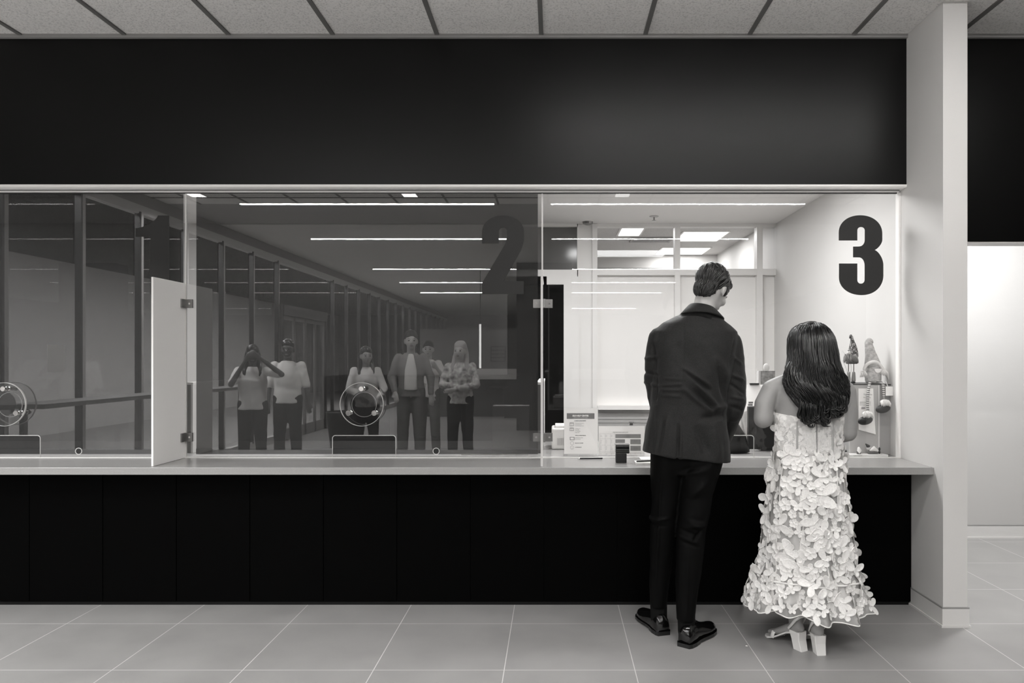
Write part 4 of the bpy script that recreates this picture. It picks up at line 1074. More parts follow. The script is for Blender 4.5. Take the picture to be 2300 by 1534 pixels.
def clump(i):
    ang = -PI*(i+.5)/60*1.0+rh.uniform(-.05, .05) if i < 60 else rh.uniform(-PI-.1, .1); py0 = 726 if i < 60 else rh.uniform(780, 850); py1 = rh.uniform(885, 930)+(22*rh.random() if math.cos(ang) < .3 else 0); ph = ang*2.3+rh.uniform(-.5, .5); am = rh.uniform(.010, .021)
    pts = []; n = 20
    for j in range(n):
        py = py0+(py1-py0)*j/(n-1); _, a, b, Y, r = hsec(min(py, 925)); z = PZ(py, Y); w = min(1, max(0, (py-775)/70)); c, s = math.cos(ang), math.sin(ang)
        x = (PX(a, Y)+PX(b, Y))/2+((PX(b, Y)-PX(a, Y))/2-.002)*c+am*w*math.sin(z*40+ph); pts.append((x, Y+(r+.001)*s+.009*w*math.cos(z*40+ph), z))
    return pts
lk0 = strands(None, clump, 130, .0075, seg=7, taper=.25, sides=7)
lk = strands(None, wlock, 500, .0022)
lk2 = strands(None, wlock, 500, .0012)
hooks = []
for h in range(34):
    px = 1796+104*((h+.5)/34)+rh.uniform(-3, 3); top = rh.uniform(868, 892); drop = (965 if px < 1850 else 948)-(abs(px-1835)/70)*14-rh.uniform(0, 26)
    hooks.append((px, top, drop, rh.uniform(.010, .019), rh.choice((-1, 1)) if 1815 < px < 1880 else (1 if px <= 1815 else -1), rh.uniform(2.0, 3.9), rh.uniform(0, 6)))
def curl_end(i):
    # loose ringlets that end the mass over the bodice; a bundle of strands follows each hook
    px, top, drop, r, sgn, turn, ph = hooks[i % len(hooks)]; Y = 3.598+.012*math.sin(i*1.7)
    r = r*rh.uniform(.75, 1.2); o = rh.uniform(-.006, .006); pts = []
    x0, _, z0 = P(px, top, 3.61); z1 = P(px, drop, Y)[2]; n = 9
    for j in range(n):
        t = j/n; pts.append((x0+o+.009*math.sin(ph+t*5)*t, 3.63+(Y-3.63)*min(1, t*2.2), z0+(z1+r-z0)*t))
    cx, cz = pts[-1][0]+sgn*r, z1+r; m = 10
    for j in range(m+1):
        a = turn*j/m; pts.append((cx-sgn*r*math.cos(a), Y-.004*math.sin(a), cz-r*math.sin(a)))
    return pts
lk3 = strands(None, curl_end, 238, .0030, taper=.15, sides=5)
def wisps(i):
    sd = 1 if i % 3 else -1
    px0 = 1892 if sd > 0 else 1772; py0 = rh.uniform(780, 860); pts = []
    x0, _, z0 = P(px0, py0, 3.68); A = rh.uniform(.01, .045)
    for j in range(12):
        t = j/11; pts.append((x0+sd*(A*math.sin(PI*t)), 3.68-.03*t, z0-.16*t))
    return pts
lk4 = strands(None, wisps, 5, .0006)
link('locks', join([lk0, lk, lk2, lk3, lk4]), mat('black_hair_strands', .0026, .32, .5), hbo, smooth=True)
# ------------------------------------------------------------------ the onlookers, standing behind the camera and mirrored in the panes
def figure(loc, yaw, H, head_yaw, arms, top, bottom, skin, label, hair, sleeve=.45, build=1., style='short', pitch=0., jacket=None, hairm=None, skirtlike=0.):
    """loc = point on the floor, yaw 0 faces the counter (+Y); arms = ((elbow, hand), (elbow, hand)) in body axes, left then right as the figure sees them"""
    k = H/1.75; Rz = Matrix.Rotation(-yaw, 3, 'Z'); O = Vector(loc)
    def T(p): return O+Rz @ (Vector(p)*k)
    root = thing('person', label, 'person', loc)
    bw = build; hc_ = T((0, .02, 1.63)); HR_ = frame(yaw+head_yaw, pitch)
    sh = [T((-.172*bw, 0, 1.41)), T((.172*bw, 0, 1.41))]
    m = MB(); add_head(m, hc_, HR_, k*1.06)
    m.chain([T((0, -.01, 1.43)), T((0, 0, 1.52)), hc_+HR_ @ Vector((0, -.01, -.04))], [.06*k, .054*k, .055*k], n=14)
    m.chain([T((0, 0, 1.36)), T((0, 0, 1.10)), T((0, 0, .95))], [(.145*bw*k, .09*k), (.12*bw*k, .08*k), (.14*bw*k, .09*k)], n=16, side=Rz @ Vector((1, 0, 0)))
    el = []
    for i in (0, 1):
        e, h = T(arms[i][0]), T(arms[i][1]); el.append((e, h))
        m.chain([sh[i], e], [.047*k, .040*k], n=12); m.chain([e, h], [.040*k, .025*k], n=12)
        add_hand(m, h, (h-e), Rz @ Vector((0, -1, .2)), k*.95, .5, 1 if i else -1)
    hips = [T((-.095, 0, .93)), T((.095, 0, .93))]; kn = [T((-.105, .01, .50)), T((.105, .03, .50))]; an = [T((-.11, -.01, .09)), T((.12, .01, .09))]
    for i in (0, 1): m.chain([hips[i], kn[i], an[i]], [.075*k, .05*k, .036*k], n=12)
    link('body', melt(m, .011, 2, .4), skin, root, smooth=True)
    add_face(root, hc_, HR_, k*1.06, None)
    t = MB(); sd = Rz @ Vector((1, 0, 0))
    t.chain([T((0, -.005, 1.47)), T((0, 0, 1.41)), T((0, .01, 1.28)), T((0, .01, 1.10)), T((0, .01, .96)), T((0, .01, .90-.06*skirtlike))], [(.075*bw*k, .06*k), (.150*bw*k, .085*k), (.178*bw*k, .118*k), (.165*bw*k, .112*k), (.178*bw*k, .122*k), (.182*bw*k, .125*k)], n=22, side=sd, cap=False)
    for i in (0, 1):
        e, h = el[i]; f = min(1, sleeve/.5) if sleeve < 1 else 1
        t.chain([sh[i]*.94+T((0, 0, 1.40))*.06, sh[i]+(e-sh[i])*f], [.062*k*bw, .056*k], n=14)
        if sleeve >= 1: t.chain([e, e+(h-e)*.9], [.054*k, .036*k], n=12)
    tm_ = melt(t, .011, 3, .5); displace(tm_, lambda co, no: wrinkle(co, 9, .008)+wrinkle(co, 22, .004))
    so = link('jacket' if jacket else 'shirt', tm_, jacket or top, root, smooth=True)
    if jacket: link('shirt_front', MB().chain([T((0, .10, 1.44)), T((0, .128, 1.25)), T((0, .135, 1.0))], [(.035*k, .02*k), (.075*k, .012*k), (.085*k, .012*k)], n=12, side=sd), top, so, smooth=True)
    g_ = MB()
    for i in (0, 1): g_.chain([T((-.085 if i == 0 else .085, 0, .97)), kn[i], T((-.11 if i == 0 else .12, 0, .10))], [(.105*k*bw, .11*k), .078*k, .066*k], n=14, side=sd)
    pm = melt(g_, .012, 2, .5); displace(pm, lambda co, no: wrinkle(co, 10, .006))
    link('trousers', pm, bottom, root, smooth=True)
    for i in (0, 1): shoe(root, T((-.11 if i == 0 else .12, -.07, 0)), yaw+(-.15 if i == 0 else .15), .28*k, .048*k, 1, black, black)
    hm_ = MB(); hair_cap(hm_, hc_, HR_, k*1.06, (.083, .100, .086), (0, -.016, .052))
    if style == 'long':
        for s in (-1, 0, 1): hm_.chain([hc_+HR_ @ (Vector((s*.062, -.035+(.0 if s else -.03), .03))*k), hc_+HR_ @ (Vector((s*.082, -.03, -.10))*k), hc_+Rz @ (Vector((s*.092, .02 if s else -.06, -.24))*k), hc_+Rz @ (Vector((s*.078, .06 if s else -.06, -.34))*k)], [.035*k, .036*k, .040*k, .022*k], n=12)
    else: hm_.ell(hc_+HR_ @ (Vector((0, -.055, -.03))*k), (.064*k, .048*k, .06*k), HR_)
    hme = melt(hm_, .010, 2, .5); displace(hme, lambda co, no: wrinkle(co, 30, .006, (1, 1, .4)))
    link('hair', hme, hairm or hair_man, root, smooth=True)
    return root, T
skin_d = mat('dark_skin', .07, .45, .4); white_t = mat('white_jersey', .74, .8, .2); dark_tr = mat('dark_trousers', .012, .8, .2)
pale_ct = mat('pale_blouse', .62, .8, .2); khaki = mat('grey_chinos', .16, .8, .2); blazer = mat('grey_blazer', .22, .8, .2, bump=.2)
floral = mat('floral_blouse', .46, .8, .2, var=.6, vscale=16); blonde = mat('fair_hair', .36, .5, .4)
hang = ((-.24, .0, 1.14), (-.27, .05, .90)); hangr = ((.24, .0, 1.14), (.27, .05, .90))
figure((-3.66, -.13, 0), .25, 1.58, .1, (((-.25, .14, 1.24), (-.07, .17, 1.55)), ((.38, .14, 1.37), (.10, .17, 1.60))), pale_ct, dark_tr, skin_d, 'woman in a pale top raising both hands to her face beside the storefront', 'l', .40, 1.06, 'long', hairm=hair_w)
figure((-3.43, -.68, 0), .2, 1.66, .0, (((-.24, .0, 1.14), (-.24, .08, .90)), hangr), white_t, dark_tr, skin_d, 'man in a white T-shirt with arms hanging beside the woman in pale top', 's', .55, 1.05, 'short', hairm=hair_w)
figure((-2.45, -.78, 0), .3, 1.57, .2, (((-.24, .08, 1.16), (-.06, .18, 1.04)), ((.25, .08, 1.16), (.16, .22, 1.02))), pale_ct, dark_tr, skin_m, 'short woman with long dark curls and pale blouse beside the tall man', 'l', 1.0, 1., 'long', hairm=hair_w)
figure((-1.92, -1.08, 0), .15, 1.79, .1, (((-.25, .02, 1.15), (-.20, .16, .96)), ((.25, .02, 1.15), (.26, .08, .92))), white_t, khaki, skin_l, 'tall man in a grey blazer over a white shirt looking towards the counter', 's', 1.0, 1., 'short', jacket=blazer)
figure((-1.86, -2.1, 0), .1, 1.68, 0., (((-.25, .05, 1.18), (-.12, .20, 1.12)), ((.25, .05, 1.18), (.14, .20, 1.34))), white_t, khaki, skin_l, 'person in a white top half hidden behind the man in the blazer', 's', .6, .95, 'short')
figure((-1.22, -.78, 0), -.1, 1.64, -.1, (((-.24, .08, 1.16), (.04, .20, 1.13)), ((.24, .08, 1.16), (-.04, .22, 1.10))), floral, dark_tr, skin_l, 'woman with fair hair and floral blouse, arms folded in front', 'l', 1.0, 1.02, 'long', hairm=blonde)
# ------------------------------------------------------------------ things on the worktop
ZTT = ZT+.0005
# self-help sign in its acrylic holder
YSg = 4.565
x0, x1, z1 = PX(1266, YSg), PX(1344, YSg), PZ(916, YSg)
sg = thing('sign_holder', 'upright SELF-HELP CENTER notice in a clear acrylic holder behind pane 3', 'sign', ((x0+x1)/2, YSg+.02, ZT))
link('sheet', B(x0+.003, x1-.003, YSg, YSg+.0012, ZT+.012, z1-.002), paper, sg)
link('acrylic_holder', MB().box(x0-.002, x0+.001, YSg-.004, YSg+.004, ZT+.004, z1+.002).box(x1-.001, x1+.002, YSg-.004, YSg+.004, ZT+.004, z1+.002).box(x0-.002, x1+.002, YSg+.004, YSg+.006, ZT+.002, z1+.002).box(x0-.002, x1+.002, YSg-.03, YSg+.05, ZTT, ZT+.004), clear_acr, sg)
def pz(y): return PZ(y, YSg)
def px(x): return PX(x, YSg)
# zoomed picture of the sign: x = 1220 + u/8.523, y = 880 + v/8.523
def u(v): return px(1220+v/8.523)
def v(q): return pz(880+q/8.523)
link('printed_band', B(u(452), u(982), YSg-.0012, YSg-.0004, v(518), v(410)), mat('band_grey', .20, .6), sg)
yt = YSg-.0016
tw = text('SELF-HELP CENTER', .0116, u(715), yt, v(470), 'CENTER', bold=.0007); tw2 = text('ATTORNEY CONSULTATION APPOINTMENTS', .0042, u(715), yt, v(502), 'CENTER')
link('headline', join([tw, tw2]), paper, sg)
L = []
L.append(text('IN-PERSON APPOINTMENTS', .0056, u(708), yt+.001, v(562), 'CENTER', bold=.0003))
for i, s in enumerate(('Provided at our downtown', 'courthouse location', '1st & 3rd Monday of month')): L.append(text(s, .0048, u(612), yt+.001, v(606+i*25)))
for i, s in enumerate(('Provided at our', 'branch office', '2nd Wednesday', 'of the month')): L.append(text(s, .0048, u(612), yt+.001, v(706+i*26)))
L.append(text('VIRTUAL APPOINTMENTS', .0056, u(715), yt+.001, v(842), 'CENTER', bold=.0003))
for i, s in enumerate(('Remote, phone or video', 'from any location')): L.append(text(s, .0048, u(612), yt+.001, v(884+i*26)))
L.append(text('8:00 AM TO 4:00 PM', .0056, u(612), yt+.001, v(988), bold=.0003)); L.append(text('$1 PER MINUTE', .0056, u(612), yt+.001, v(1068), bold=.0003))
link('small_print', join(L), ink, sg)
ic = MB()
for (a, b) in ((590, 655), (688, 748)):
    ic.box(u(508), u(585), yt, yt+.0006, v(a+14), v(a)); ic.box(u(508), u(514), yt, yt+.0006, v(b), v(a)); ic.box(u(579), u(585), yt, yt+.0006, v(b), v(a)); ic.box(u(508), u(585), yt, yt+.0006, v(b), v(b-4))
    for j in range(3): ic.box(u(528+j*18), u(536+j*18), yt, yt+.0006, v(b-10), v(b-18))
ic.box(u(510), u(598), yt, yt+.0006, v(872), v(864)); ic.box(u(510), u(598), yt, yt+.0006, v(922), v(912)); ic.box(u(510), u(522), yt, yt+.0006, v(922), v(864)); ic.box(u(586), u(598), yt, yt+.0006, v(922), v(864))
for cy in (982, 1068): ic.lathe((u(553), yt, v(cy)), [((u(588)-u(553))*.88, 0), (u(588)-u(553), 0), (u(588)-u(553), .0006), ((u(588)-u(553))*.88, .0006), ((u(588)-u(553))*.88, 0)], n=24, axis='y')
link('icons', join([ic, text('$', .0075, u(553), yt+.001, v(1084), 'CENTER', bold=.0002)]), ink_mid, sg)
# timetable chart in its holder, bull clip on top
YCh = 4.60
def cu(q): return PX(1220+q/8.523, YCh)
def cv(q): return PZ(880+q/8.523, YCh)
ch = thing('chart_holder', 'white schedule chart with grey boxes in a clear holder beside the notice', 'sign', (cu(1500), YCh+.02, ZT))
link('sheet', B(cu(1062), cu(1945), YCh, YCh+.0015, ZT+.003, cv(655)), paper, ch)
link('backing_sheet', B(cu(1062), cu(2020), YCh+.006, YCh+.008, ZT+.003, cv(573)), clear_acr, ch)
q = MB()
for (a, b, c, d_) in ((1383, 1868, 810, 885), (1383, 1565, 908, 978), (1668, 1868, 908, 1005), (1668, 1868, 1032, 1130), (1383, 1565, 1032, 1130)): q.box(cu(a), cu(b), YCh-.0012, YCh-.0004, cv(d_), cv(c))
link('grey_boxes', q, mat('chart_grey', .26, .7), ch)
q = MB()
for y in (800, 895, 1020, 1140, 1165, 1250): q.box(cu(1085), cu(1370), YCh-.0010, YCh-.0003, cv(y+3), cv(y))
for x in (1085, 1185, 1285, 1370): q.box(cu(x), cu(x+3), YCh-.0011, YCh-.0003, cv(1160), cv(800))
for y in (1160, 1240): q.box(cu(1383), cu(1868), YCh-.0011, YCh-.0003, cv(y+3), cv(y))
for x in (1670, 1760, 1866): q.box(cu(x), cu(x+3), YCh-.0012, YCh-.0003, cv(1250), cv(1160))
link('rule_lines', q, ink_pale, ch)
L = [text('APPOINTMENT SCHEDULE - CLERK OF COURT', .0045, cu(1480), YCh-.0008, cv(780), 'CENTER')]
rr = random.Random(2)
for yy in (835, 860, 930, 955, 980, 1055, 1080, 1105, 1190, 1215):
    for x in (1095, 1195, 1295): L.append(text(rr.choice(('forms', 'filing', 'docket', 'court', 'clerk')), .0036, cu(x), YCh-.0008, cv(yy)))
for (x, yy) in ((1620, 840), (1620, 865), (1475, 945), (1768, 940), (1768, 965), (1768, 1065), (1768, 1090)): L.append(text('walk-in hours', .0042, cu(x), YCh-.0016, cv(yy), 'CENTER'))
link('small_print', join(L), ink, ch)
bc = link('bull_clip', MB().box(cu(1655), cu(1715), YCh-.008, YCh+.014, cv(640), cv(590)).box(cu(1640), cu(1735), YCh-.002, YCh+.002, cv(588), cv(578)), steel); tag(bc, 'small metal bull clip on top of the schedule chart', 'clip')
# white printer with a round corner, pen pot
pr = thing('label_printer', 'white desk printer half hidden behind the SELF-HELP CENTER notice', 'printer', (PX(1290, 4.9), 4.95, ZT))
o = link('body', B(PX(1239, 4.9), PX(1335, 4.9), 4.88, 5.12, ZTT, PZ(962, 4.88)), white_pl, pr); bevel(o, .012, 3)
o = link('lid', B(PX(1247, 4.92), PX(1335, 4.9), 4.90, 5.10, PZ(962, 4.88)+.0005, PZ(956, 4.9)), white_pl, pr); bevel(o, .004, 2)
q = MB()
for i in range(9): q.box(PX(1252+i*2.6, 4.88), PX(1253+i*2.6, 4.88), 4.878, 4.8815, PZ(1000, 4.88), PZ(984, 4.88))
link('vent_slots', q, ink_mid, pr)
pn = thing('pen', 'black pen lying on the counter below the SELF-HELP CENTER notice', 'pen', (PX(1326, 4.41), 4.41, ZT+.005))
a = (PX(1303, 4.41), 4.405, ZT+.0055); b = (PX(1352, 4.41), 4.415, ZT+.0055)
link('barrel', MB().chain([a, b], [.0046, .0048], n=14), black, pn, smooth=True)
link('tip', MB().chain([(a[0]-.016, a[1]-.002, a[2]-.003), a], [.0008, .0042], n=12, cap=False), chrome, pn, smooth=True)
# self-inking stamp standing on the counter
Yst = 4.26; sx = lambda q_: PX(1220+q_/8.523, Yst); sz = lambda q_: PZ(880+q_/8.523, Yst)
st = thing('hand_stamp', 'black self-inking hand stamp standing on the counter left of the man', 'stamp', (sx(1500), Yst+.02, ZT))
o = link('base', B(sx(1392), sx(1600), Yst, Yst+.042, ZTT, sz(1185)), black, st); bevel(o, .003, 2)
o = link('body', B(sx(1388), sx(1652), Yst-.004, Yst+.046, sz(1183), sz(1025)), mat('stamp_gloss_black', .006, .15, .6), st); bevel(o, .004, 2)
link('grip_top', B(sx(1385), sx(1652), Yst-.004, Yst+.046, sz(1023), sz(1003)), mat('stamp_grey', .22, .25, .6), st)
q = MB()
for z in (1040, 1100, 1130, 1168): q.box(sx(1400), sx(1648), Yst-.0055, Yst-.004, sz(z+5), sz(z))
link('grip_lines', q, mat('stamp_grey', .22, .25, .6), st)
# paper pads by the man's left hand
for i, (a, b, y, lb) in enumerate(((1428, 1500, 4.18, 'white note pad on the counter edge just left of the man'), (1440, 1500, 4.36, 'white paper slip under the glass beside the man'))):
    o = link('note_pad', B(PX(a, y), PX(b, y), y, y+.09, ZTT, ZT+(.012 if i == 0 else .006)), paper, None); tag(o, lb, 'note pad', 'paper pads beside the man')
pn = link('pen', MB().chain([(PX(1430, 4.22), 4.20, ZT+.017), (PX(1470, 4.22), 4.23, ZT+.017)], [.0042, .0044], n=12), black, smooth=True); tag(pn, 'dark pen lying on the white note pad', 'pen')
# black monitor, seen from behind
mn = thing('monitor', 'black computer monitor seen from behind between man and bride', 'monitor', (1.45, 4.85, ZT))
o = link('screen_back', B(PX(1681, 4.8), 1.66, 4.80, 4.84, ZT+.012, PZ(913, 4.8)), black, mn); bevel(o, .006, 2)
link('stand', MB().box(1.38, 1.52, 4.84, 4.87, ZT+.01, 1.0).box(1.33, 1.57, 4.82, 4.98, ZTT, ZT+.010), black, mn)
# tall paper holder behind the monitor, with clipped sheets
hd = thing('paper_rack', 'white paper rack with clipped sheets above the black monitor', 'rack', (PX(1710, 5.0), 5.02, ZT))
T_ = Matrix.Translation((0, 5.02, 0))
link('sheet', MB().rings([[(PX(1662, 5.), 5.0, ZT), (PX(1760, 5.), 5.0, ZT), (PX(1760, 5.), 5.003, ZT), (PX(1662, 5.), 5.003, ZT)], [(PX(1681, 5.), 5.1, PZ(864, 5.1)), (PX(1760, 5.), 5.1, PZ(864, 5.1)), (PX(1760, 5.), 5.103, PZ(864, 5.1)), (PX(1681, 5.), 5.103, PZ(864, 5.1))]]), paper, hd)
link('clip', B(PX(1684, 5.1), PX(1704, 5.1), 5.085, 5.11, PZ(864, 5.1), PZ(861.5, 5.1)+.003), black, hd)
q = MB()
for i in range(3): q.box(PX(1676, 5.0), PX(1681, 5.0), 5.055, 5.06, PZ(880+i*3, 5.05), PZ(878.5+i*3, 5.05))
for (a, b, c, e) in ((1682, 1692, 902, 906), (1681, 1691, 907, 911)): q.box(PX(a, 5.0), PX(b, 5.0), 5.005, 5.009, PZ(e, 5.02), PZ(c, 5.02))
link('printed_marks', q, ink, hd)
pc = thing('picture_cube', 'small grey see-through picture box on top of the paper rack', 'box', (PX(1722, 5.16), 5.18, PZ(862, 5.16)))
o = link('case', B(PX(1709, 5.16), PX(1741, 5.16), 5.16, 5.22, PZ(864, 5.16), PZ(833, 5.16)), mat('smoky_box', .30, .2, .6, var=.4, vscale=30), pc)
link('pale_side', B(PX(1704, 5.16), PX(1708.5, 5.16), 5.16, 5.22, PZ(864, 5.16), PZ(833, 5.16)), mat('smoky_side', .55, .2, .6), pc)
o = link('paper_leaf', MB().ell((PX(1722, 5.18), 5.19, PZ(826, 5.16)), (.022, .008, .03)), mat('pale_leaf', .55, .6), pc, smooth=True)
link('shelf_support', B(PX(1700, 5.16), PX(1745, 5.16), 5.155, 5.225, ZT+.001, PZ(864, 5.16)-.0005), white_pl, pc)
# papers standing in a tray and a dark bag beside them
ps = thing('letter_tray', 'letter tray of upright crumpled papers left of the black monitor', 'tray', (PX(1660, 4.9), 4.9, ZT))
link('tray', MB().box(PX(1640, 4.9), PX(1680, 4.9), 4.86, 5.0, ZTT, ZT+.03), black, ps)
rr = random.Random(8)
for i in range(6):
    a = PX(1646+i*5, 4.9); q = MB(); n = 8; rg = []
    for j in range(n+1):
        t = j/n; rg.append([(a-.03*t+.05*t*t*(i-3)*.25+dx, 4.88+.02*i+.01*math.sin(5*t+i), ZT+.03+.20*t+(.02 if dx > 0 else 0)) for dx in (0, .05)]+[(a-.03*t+.05*t*t*(i-3)*.25+dx, 4.881+.02*i+.01*math.sin(5*t+i), ZT+.03+.20*t+(.02 if dx > 0 else 0)) for dx in (.05, 0)])
    q.rings(rg); link('paper_sheet', q, paper if i % 3 else mat('printed_page', .42, .6, .2, var=.5, vscale=25), ps)
bg = MB(); bg.chain([(PX(1652, 4.68), 4.70, ZT+.004), (PX(1650, 4.68), 4.70, ZT+.10), (PX(1643, 4.68), 4.70, ZT+.20), (PX(1638, 4.68), 4.70, ZT+.25)], [(.095, .05), (.075, .045), (.035, .03), (.016, .014)], n=20, side=(1, 0, 0), cap=False)
o = link('bag', bg, mat('black_leather', .008, .4, .5, bump=.3, bscale=60), smooth=True); tag(o, 'slumped black bag on the worktop behind the transaction opening', 'bag')
# small metal cupboard on the right with notices
Yc = 4.60
cb = thing('cupboard', 'small grey cupboard on the worktop carrying two gnome dolls', 'cabinet', (PX(1955, Yc), Yc+.15, ZT))
zc = PZ(864, Yc); cg = mat('cupboard_grey', .46, .5, .4, bump=.05)
xa, xb, xc_, xd = PX(1909, Yc), PX(1971, Yc), PX(1975, Yc), PX(2001, Yc)
link('body', B(xa, xd, Yc+.02, Yc+.34, ZTT, zc), mat('cupboard_side_grey', .34, .5), cb)
link('door', B(xa, xb, Yc, Yc+.019, ZT+.004, zc-.002), cg, cb)
link('edge_strip', B(xb+.001, xc_+.002, Yc-.002, Yc+.019, ZT+.004, zc-.002), mat('strip_pale', .62, .4), cb)
link('side_panel', B(xc_+.003, xd, Yc+.004, Yc+.019, ZT+.004, zc-.002), mat('cupboard_side_grey', .34, .5), cb)
link('top', B(xa-.004, xd, Yc-.002, Yc+.345, zc, zc+.004), mat('cupboard_top_dark', .05, .5), cb)
nq = thing('notice_sheet', 'white typed sheet taped to the front of the grey cupboard', 'notice', (PX(1945, Yc), Yc-.003, PZ(925, Yc)))
def nx(q_): return PX(1860+q_/8.07, Yc-.004)
def nz(q_): return PZ(730+q_/8.07, Yc-.004)
sh_ = MB(); rg = []
for j in range(11):
    t = j/10; w = .012*t*t; z_l = nz(1150)+(PZ(965, Yc)-nz(1150))*t; z_r = nz(1150)+(PZ(975, Yc)-nz(1150))*t
    rg.append([(nx(552), Yc-.003-w*.3, z_l), (nx(820)+.010*t, Yc-.003-w, z_r), (nx(820)+.010*t, Yc-.0022-w, z_r), (nx(552), Yc-.0022-w*.3, z_l)])
sh_.rings(rg); link('sheet', sh_, paper, nq)
link('printed_lines', join([text('Thank You', .012, nx(640), Yc-.0042, nz(1270)), text('for waiting', .010, nx(640), Yc-.0042, nz(1320))]+[text('please have your papers ready', .0055, nx(575), Yc-.0045, nz(1400+i*26)) for i in range(3)]), ink_mid, nq)
link('bold_marks', MB().box(nx(600), nx(665), Yc-.010, Yc-.008, nz(1500), nz(1490)).box(nx(596), nx(660), Yc-.010, Yc-.008, nz(1518), nz(1510)), ink, nq)
jb = thing('paper_tag', 'small white notched tag hanging at the right edge of the cupboard', 'tag', (PX(1998, 4.57), 4.57, PZ(878, 4.57)))
o = link('card', B(PX(1989, 4.57), PX(2006, 4.57), 4.566, 4.572, PZ(889, 4.57), PZ(868, 4.57)), paper, jb); bevel(o, .003, 2)
link('string', MB().chain([(PX(1994, 4.57), 4.57, PZ(868, 4.57)), (PX(1991, 4.58), 4.59, PZ(855, 4.58))], [.0022, .0022], n=6), cotton, jb, smooth=True)
# gnome dolls
felt_dark = mat('patterned_felt', .12, .9, .1); fur = mat('grey_fur', .30, .9, .1, bump=.5, bscale=120, stretch=(1, 1, .15)); fur_w = mat('white_fur', .74, .9, .1, bump=.4, bscale=120, stretch=(1, 1, .2)); knit = mat('knitted_wool', .46, .95, .1, bump=.8, bscale=90, var=.25, vscale=60)
def dots():
    m, nt, b = nodes('polka_felt'); tc = nt.nodes.new('ShaderNodeTexCoord'); vo = nt.nodes.new('ShaderNodeTexVoronoi'); vo.inputs['Scale'].default_value = 105; vo.inputs['Randomness'].default_value = .25
    nt.links.new(tc.outputs['Object'], vo.inputs['Vector']); r = nt.nodes.new('ShaderNodeValToRGB'); r.color_ramp.interpolation = 'CONSTANT'; r.color_ramp.elements[0].color = tint(.6); r.color_ramp.elements[1].position = .36; r.color_ramp.elements[1].color = tint(.075)
    nt.links.new(vo.outputs['Distance'], r.inputs[0]); nt.links.new(r.outputs[0], b.inputs['Base Color']); b.inputs['Roughness'].default_value = .9; return m
def stripes(name, v0, v1, n):
    m, nt, b = nodes(name); tc = nt.nodes.new('ShaderNodeTexCoord'); w = nt.nodes.new('ShaderNodeTexWave'); w.bands_direction = 'Z'; w.inputs['Scale'].default_value = n
    nt.links.new(tc.outputs['Object'], w.inputs[0]); r = nt.nodes.new('ShaderNodeValToRGB'); r.color_ramp.elements[0].position = .42; r.color_ramp.elements[1].position = .58; r.color_ramp.elements[0].color = tint(v0); r.color_ramp.elements[1].color = tint(v1)
    nt.links.new(w.outputs['Fac'], r.inputs[0]); nt.links.new(r.outputs[0], b.inputs['Base Color']); b.inputs['Roughness'].default_value = .9; return m
Yn = 4.66; zt_ = zc+.005
def gp(q_, r_, Y=Yn): return P(1860+q_/8.07, 730+r_/8.07, Y)
def tuft(mb, c, n, L, spread, r, down=Vector((0, -.1, -1)), rs=random.Random(4)):
    for i in range(n):
        a = rs.uniform(-1, 1); p = Vector(c)+Vector((a*spread, rs.uniform(-.3, .1)*spread, rs.uniform(-.2, .2)*spread)); d = (down+Vector((a*.25, rs.uniform(-.3, 0), 0))).normalized()
        mb.chain([p, p+d*L*.5+Vector((a*.004, -.002, 0)), p+d*L*rs.uniform(.85, 1.1)], [r, r*.8, r*.15], n=5, cap=False)
g1 = thing('gnome_doll', 'standing gnome doll with dotted pointed hat on thin legs', 'doll', (gp(425, 0)[0], Yn, zt_), 'gnome dolls on the cupboard')
o = link('body', MB().lathe((gp(430, 0)[0], Yn, 0), [(.001, gp(0, 700)[2]), (.030, gp(0, 705)[2]), (.036, gp(0, 690)[2]), (.035, gp(0, 600)[2]), (.032, gp(0, 540)[2]), (.001, gp(0, 500)[2])]), felt_dark, g1, smooth='auto')
hx_ = [(gp(440, 545), .036), (gp(448, 480), .031), (gp(450, 400), .023), (gp(442, 320), .015), (gp(430, 250), .0095), (gp(424, 200), .0065), (gp(404, 190), .005), (gp(392, 235), .004)]
link('hat', MB().chain([a for a, b in hx_], [b for a, b in hx_], n=22, sm=4), dots(), g1, smooth=True)
link('nose', MB().ell(gp(372, 505, Yn-.034), (.0125, .011, .011)), mat('nose_felt', .62, .7), g1, smooth=True)
bd = MB(); tuft(bd, gp(400, 545, Yn-.028), 110, .046, .034, .0026); link('beard', bd, fur, g1, smooth=True)
for a in (370, 465): link('leg', MB().chain([gp(a, 700), gp(a-2, 880)], [.0024, .0024], n=8), black, g1, smooth=True)
for a in (372, 462):
    o = link('boot', MB().chain([gp(a, 870), gp(a-2, 1000)], [.010, .013], n=12), fur, g1, smooth=True); link('shoe_tip', MB().ell((gp(a-14, 0, Yn-.01)[0], Yn-.01, zt_+.0075), (.016, .020, .0072)), black, o, smooth=True)
Yn2 = 4.655
g2 = thing('gnome_doll', 'seated gnome doll with knitted hat, braids and dangling striped legs', 'doll', (gp(800, 0, Yn2)[0], Yn2, zt_), 'gnome dolls on the cupboard')
def g2p(q_, r_, Y=Yn2): return P(1860+q_/8.07, 730+r_/8.07, Y)
link('body', MB().lathe((g2p(815, 0)[0], Yn2, 0), [(.001, zt_), (.040, zt_+.002), (.048, zt_+.02), (.048, zt_+.05), (.044, zt_+.085), (.038, zt_+.115), (.001, zt_+.13)]), knit, g2, smooth=True)
hx_ = [(g2p(800, 690), .047), (g2p(785, 600), .039), (g2p(765, 500), .031), (g2p(745, 400), .026), (g2p(728, 320), .022), (g2p(745, 275), .014), (g2p(790, 285), .008), (g2p(806, 318), .005)]
link('hat', MB().chain([a for a, b in hx_], [b for a, b in hx_], n=24, sm=4), knit, g2, smooth=True)
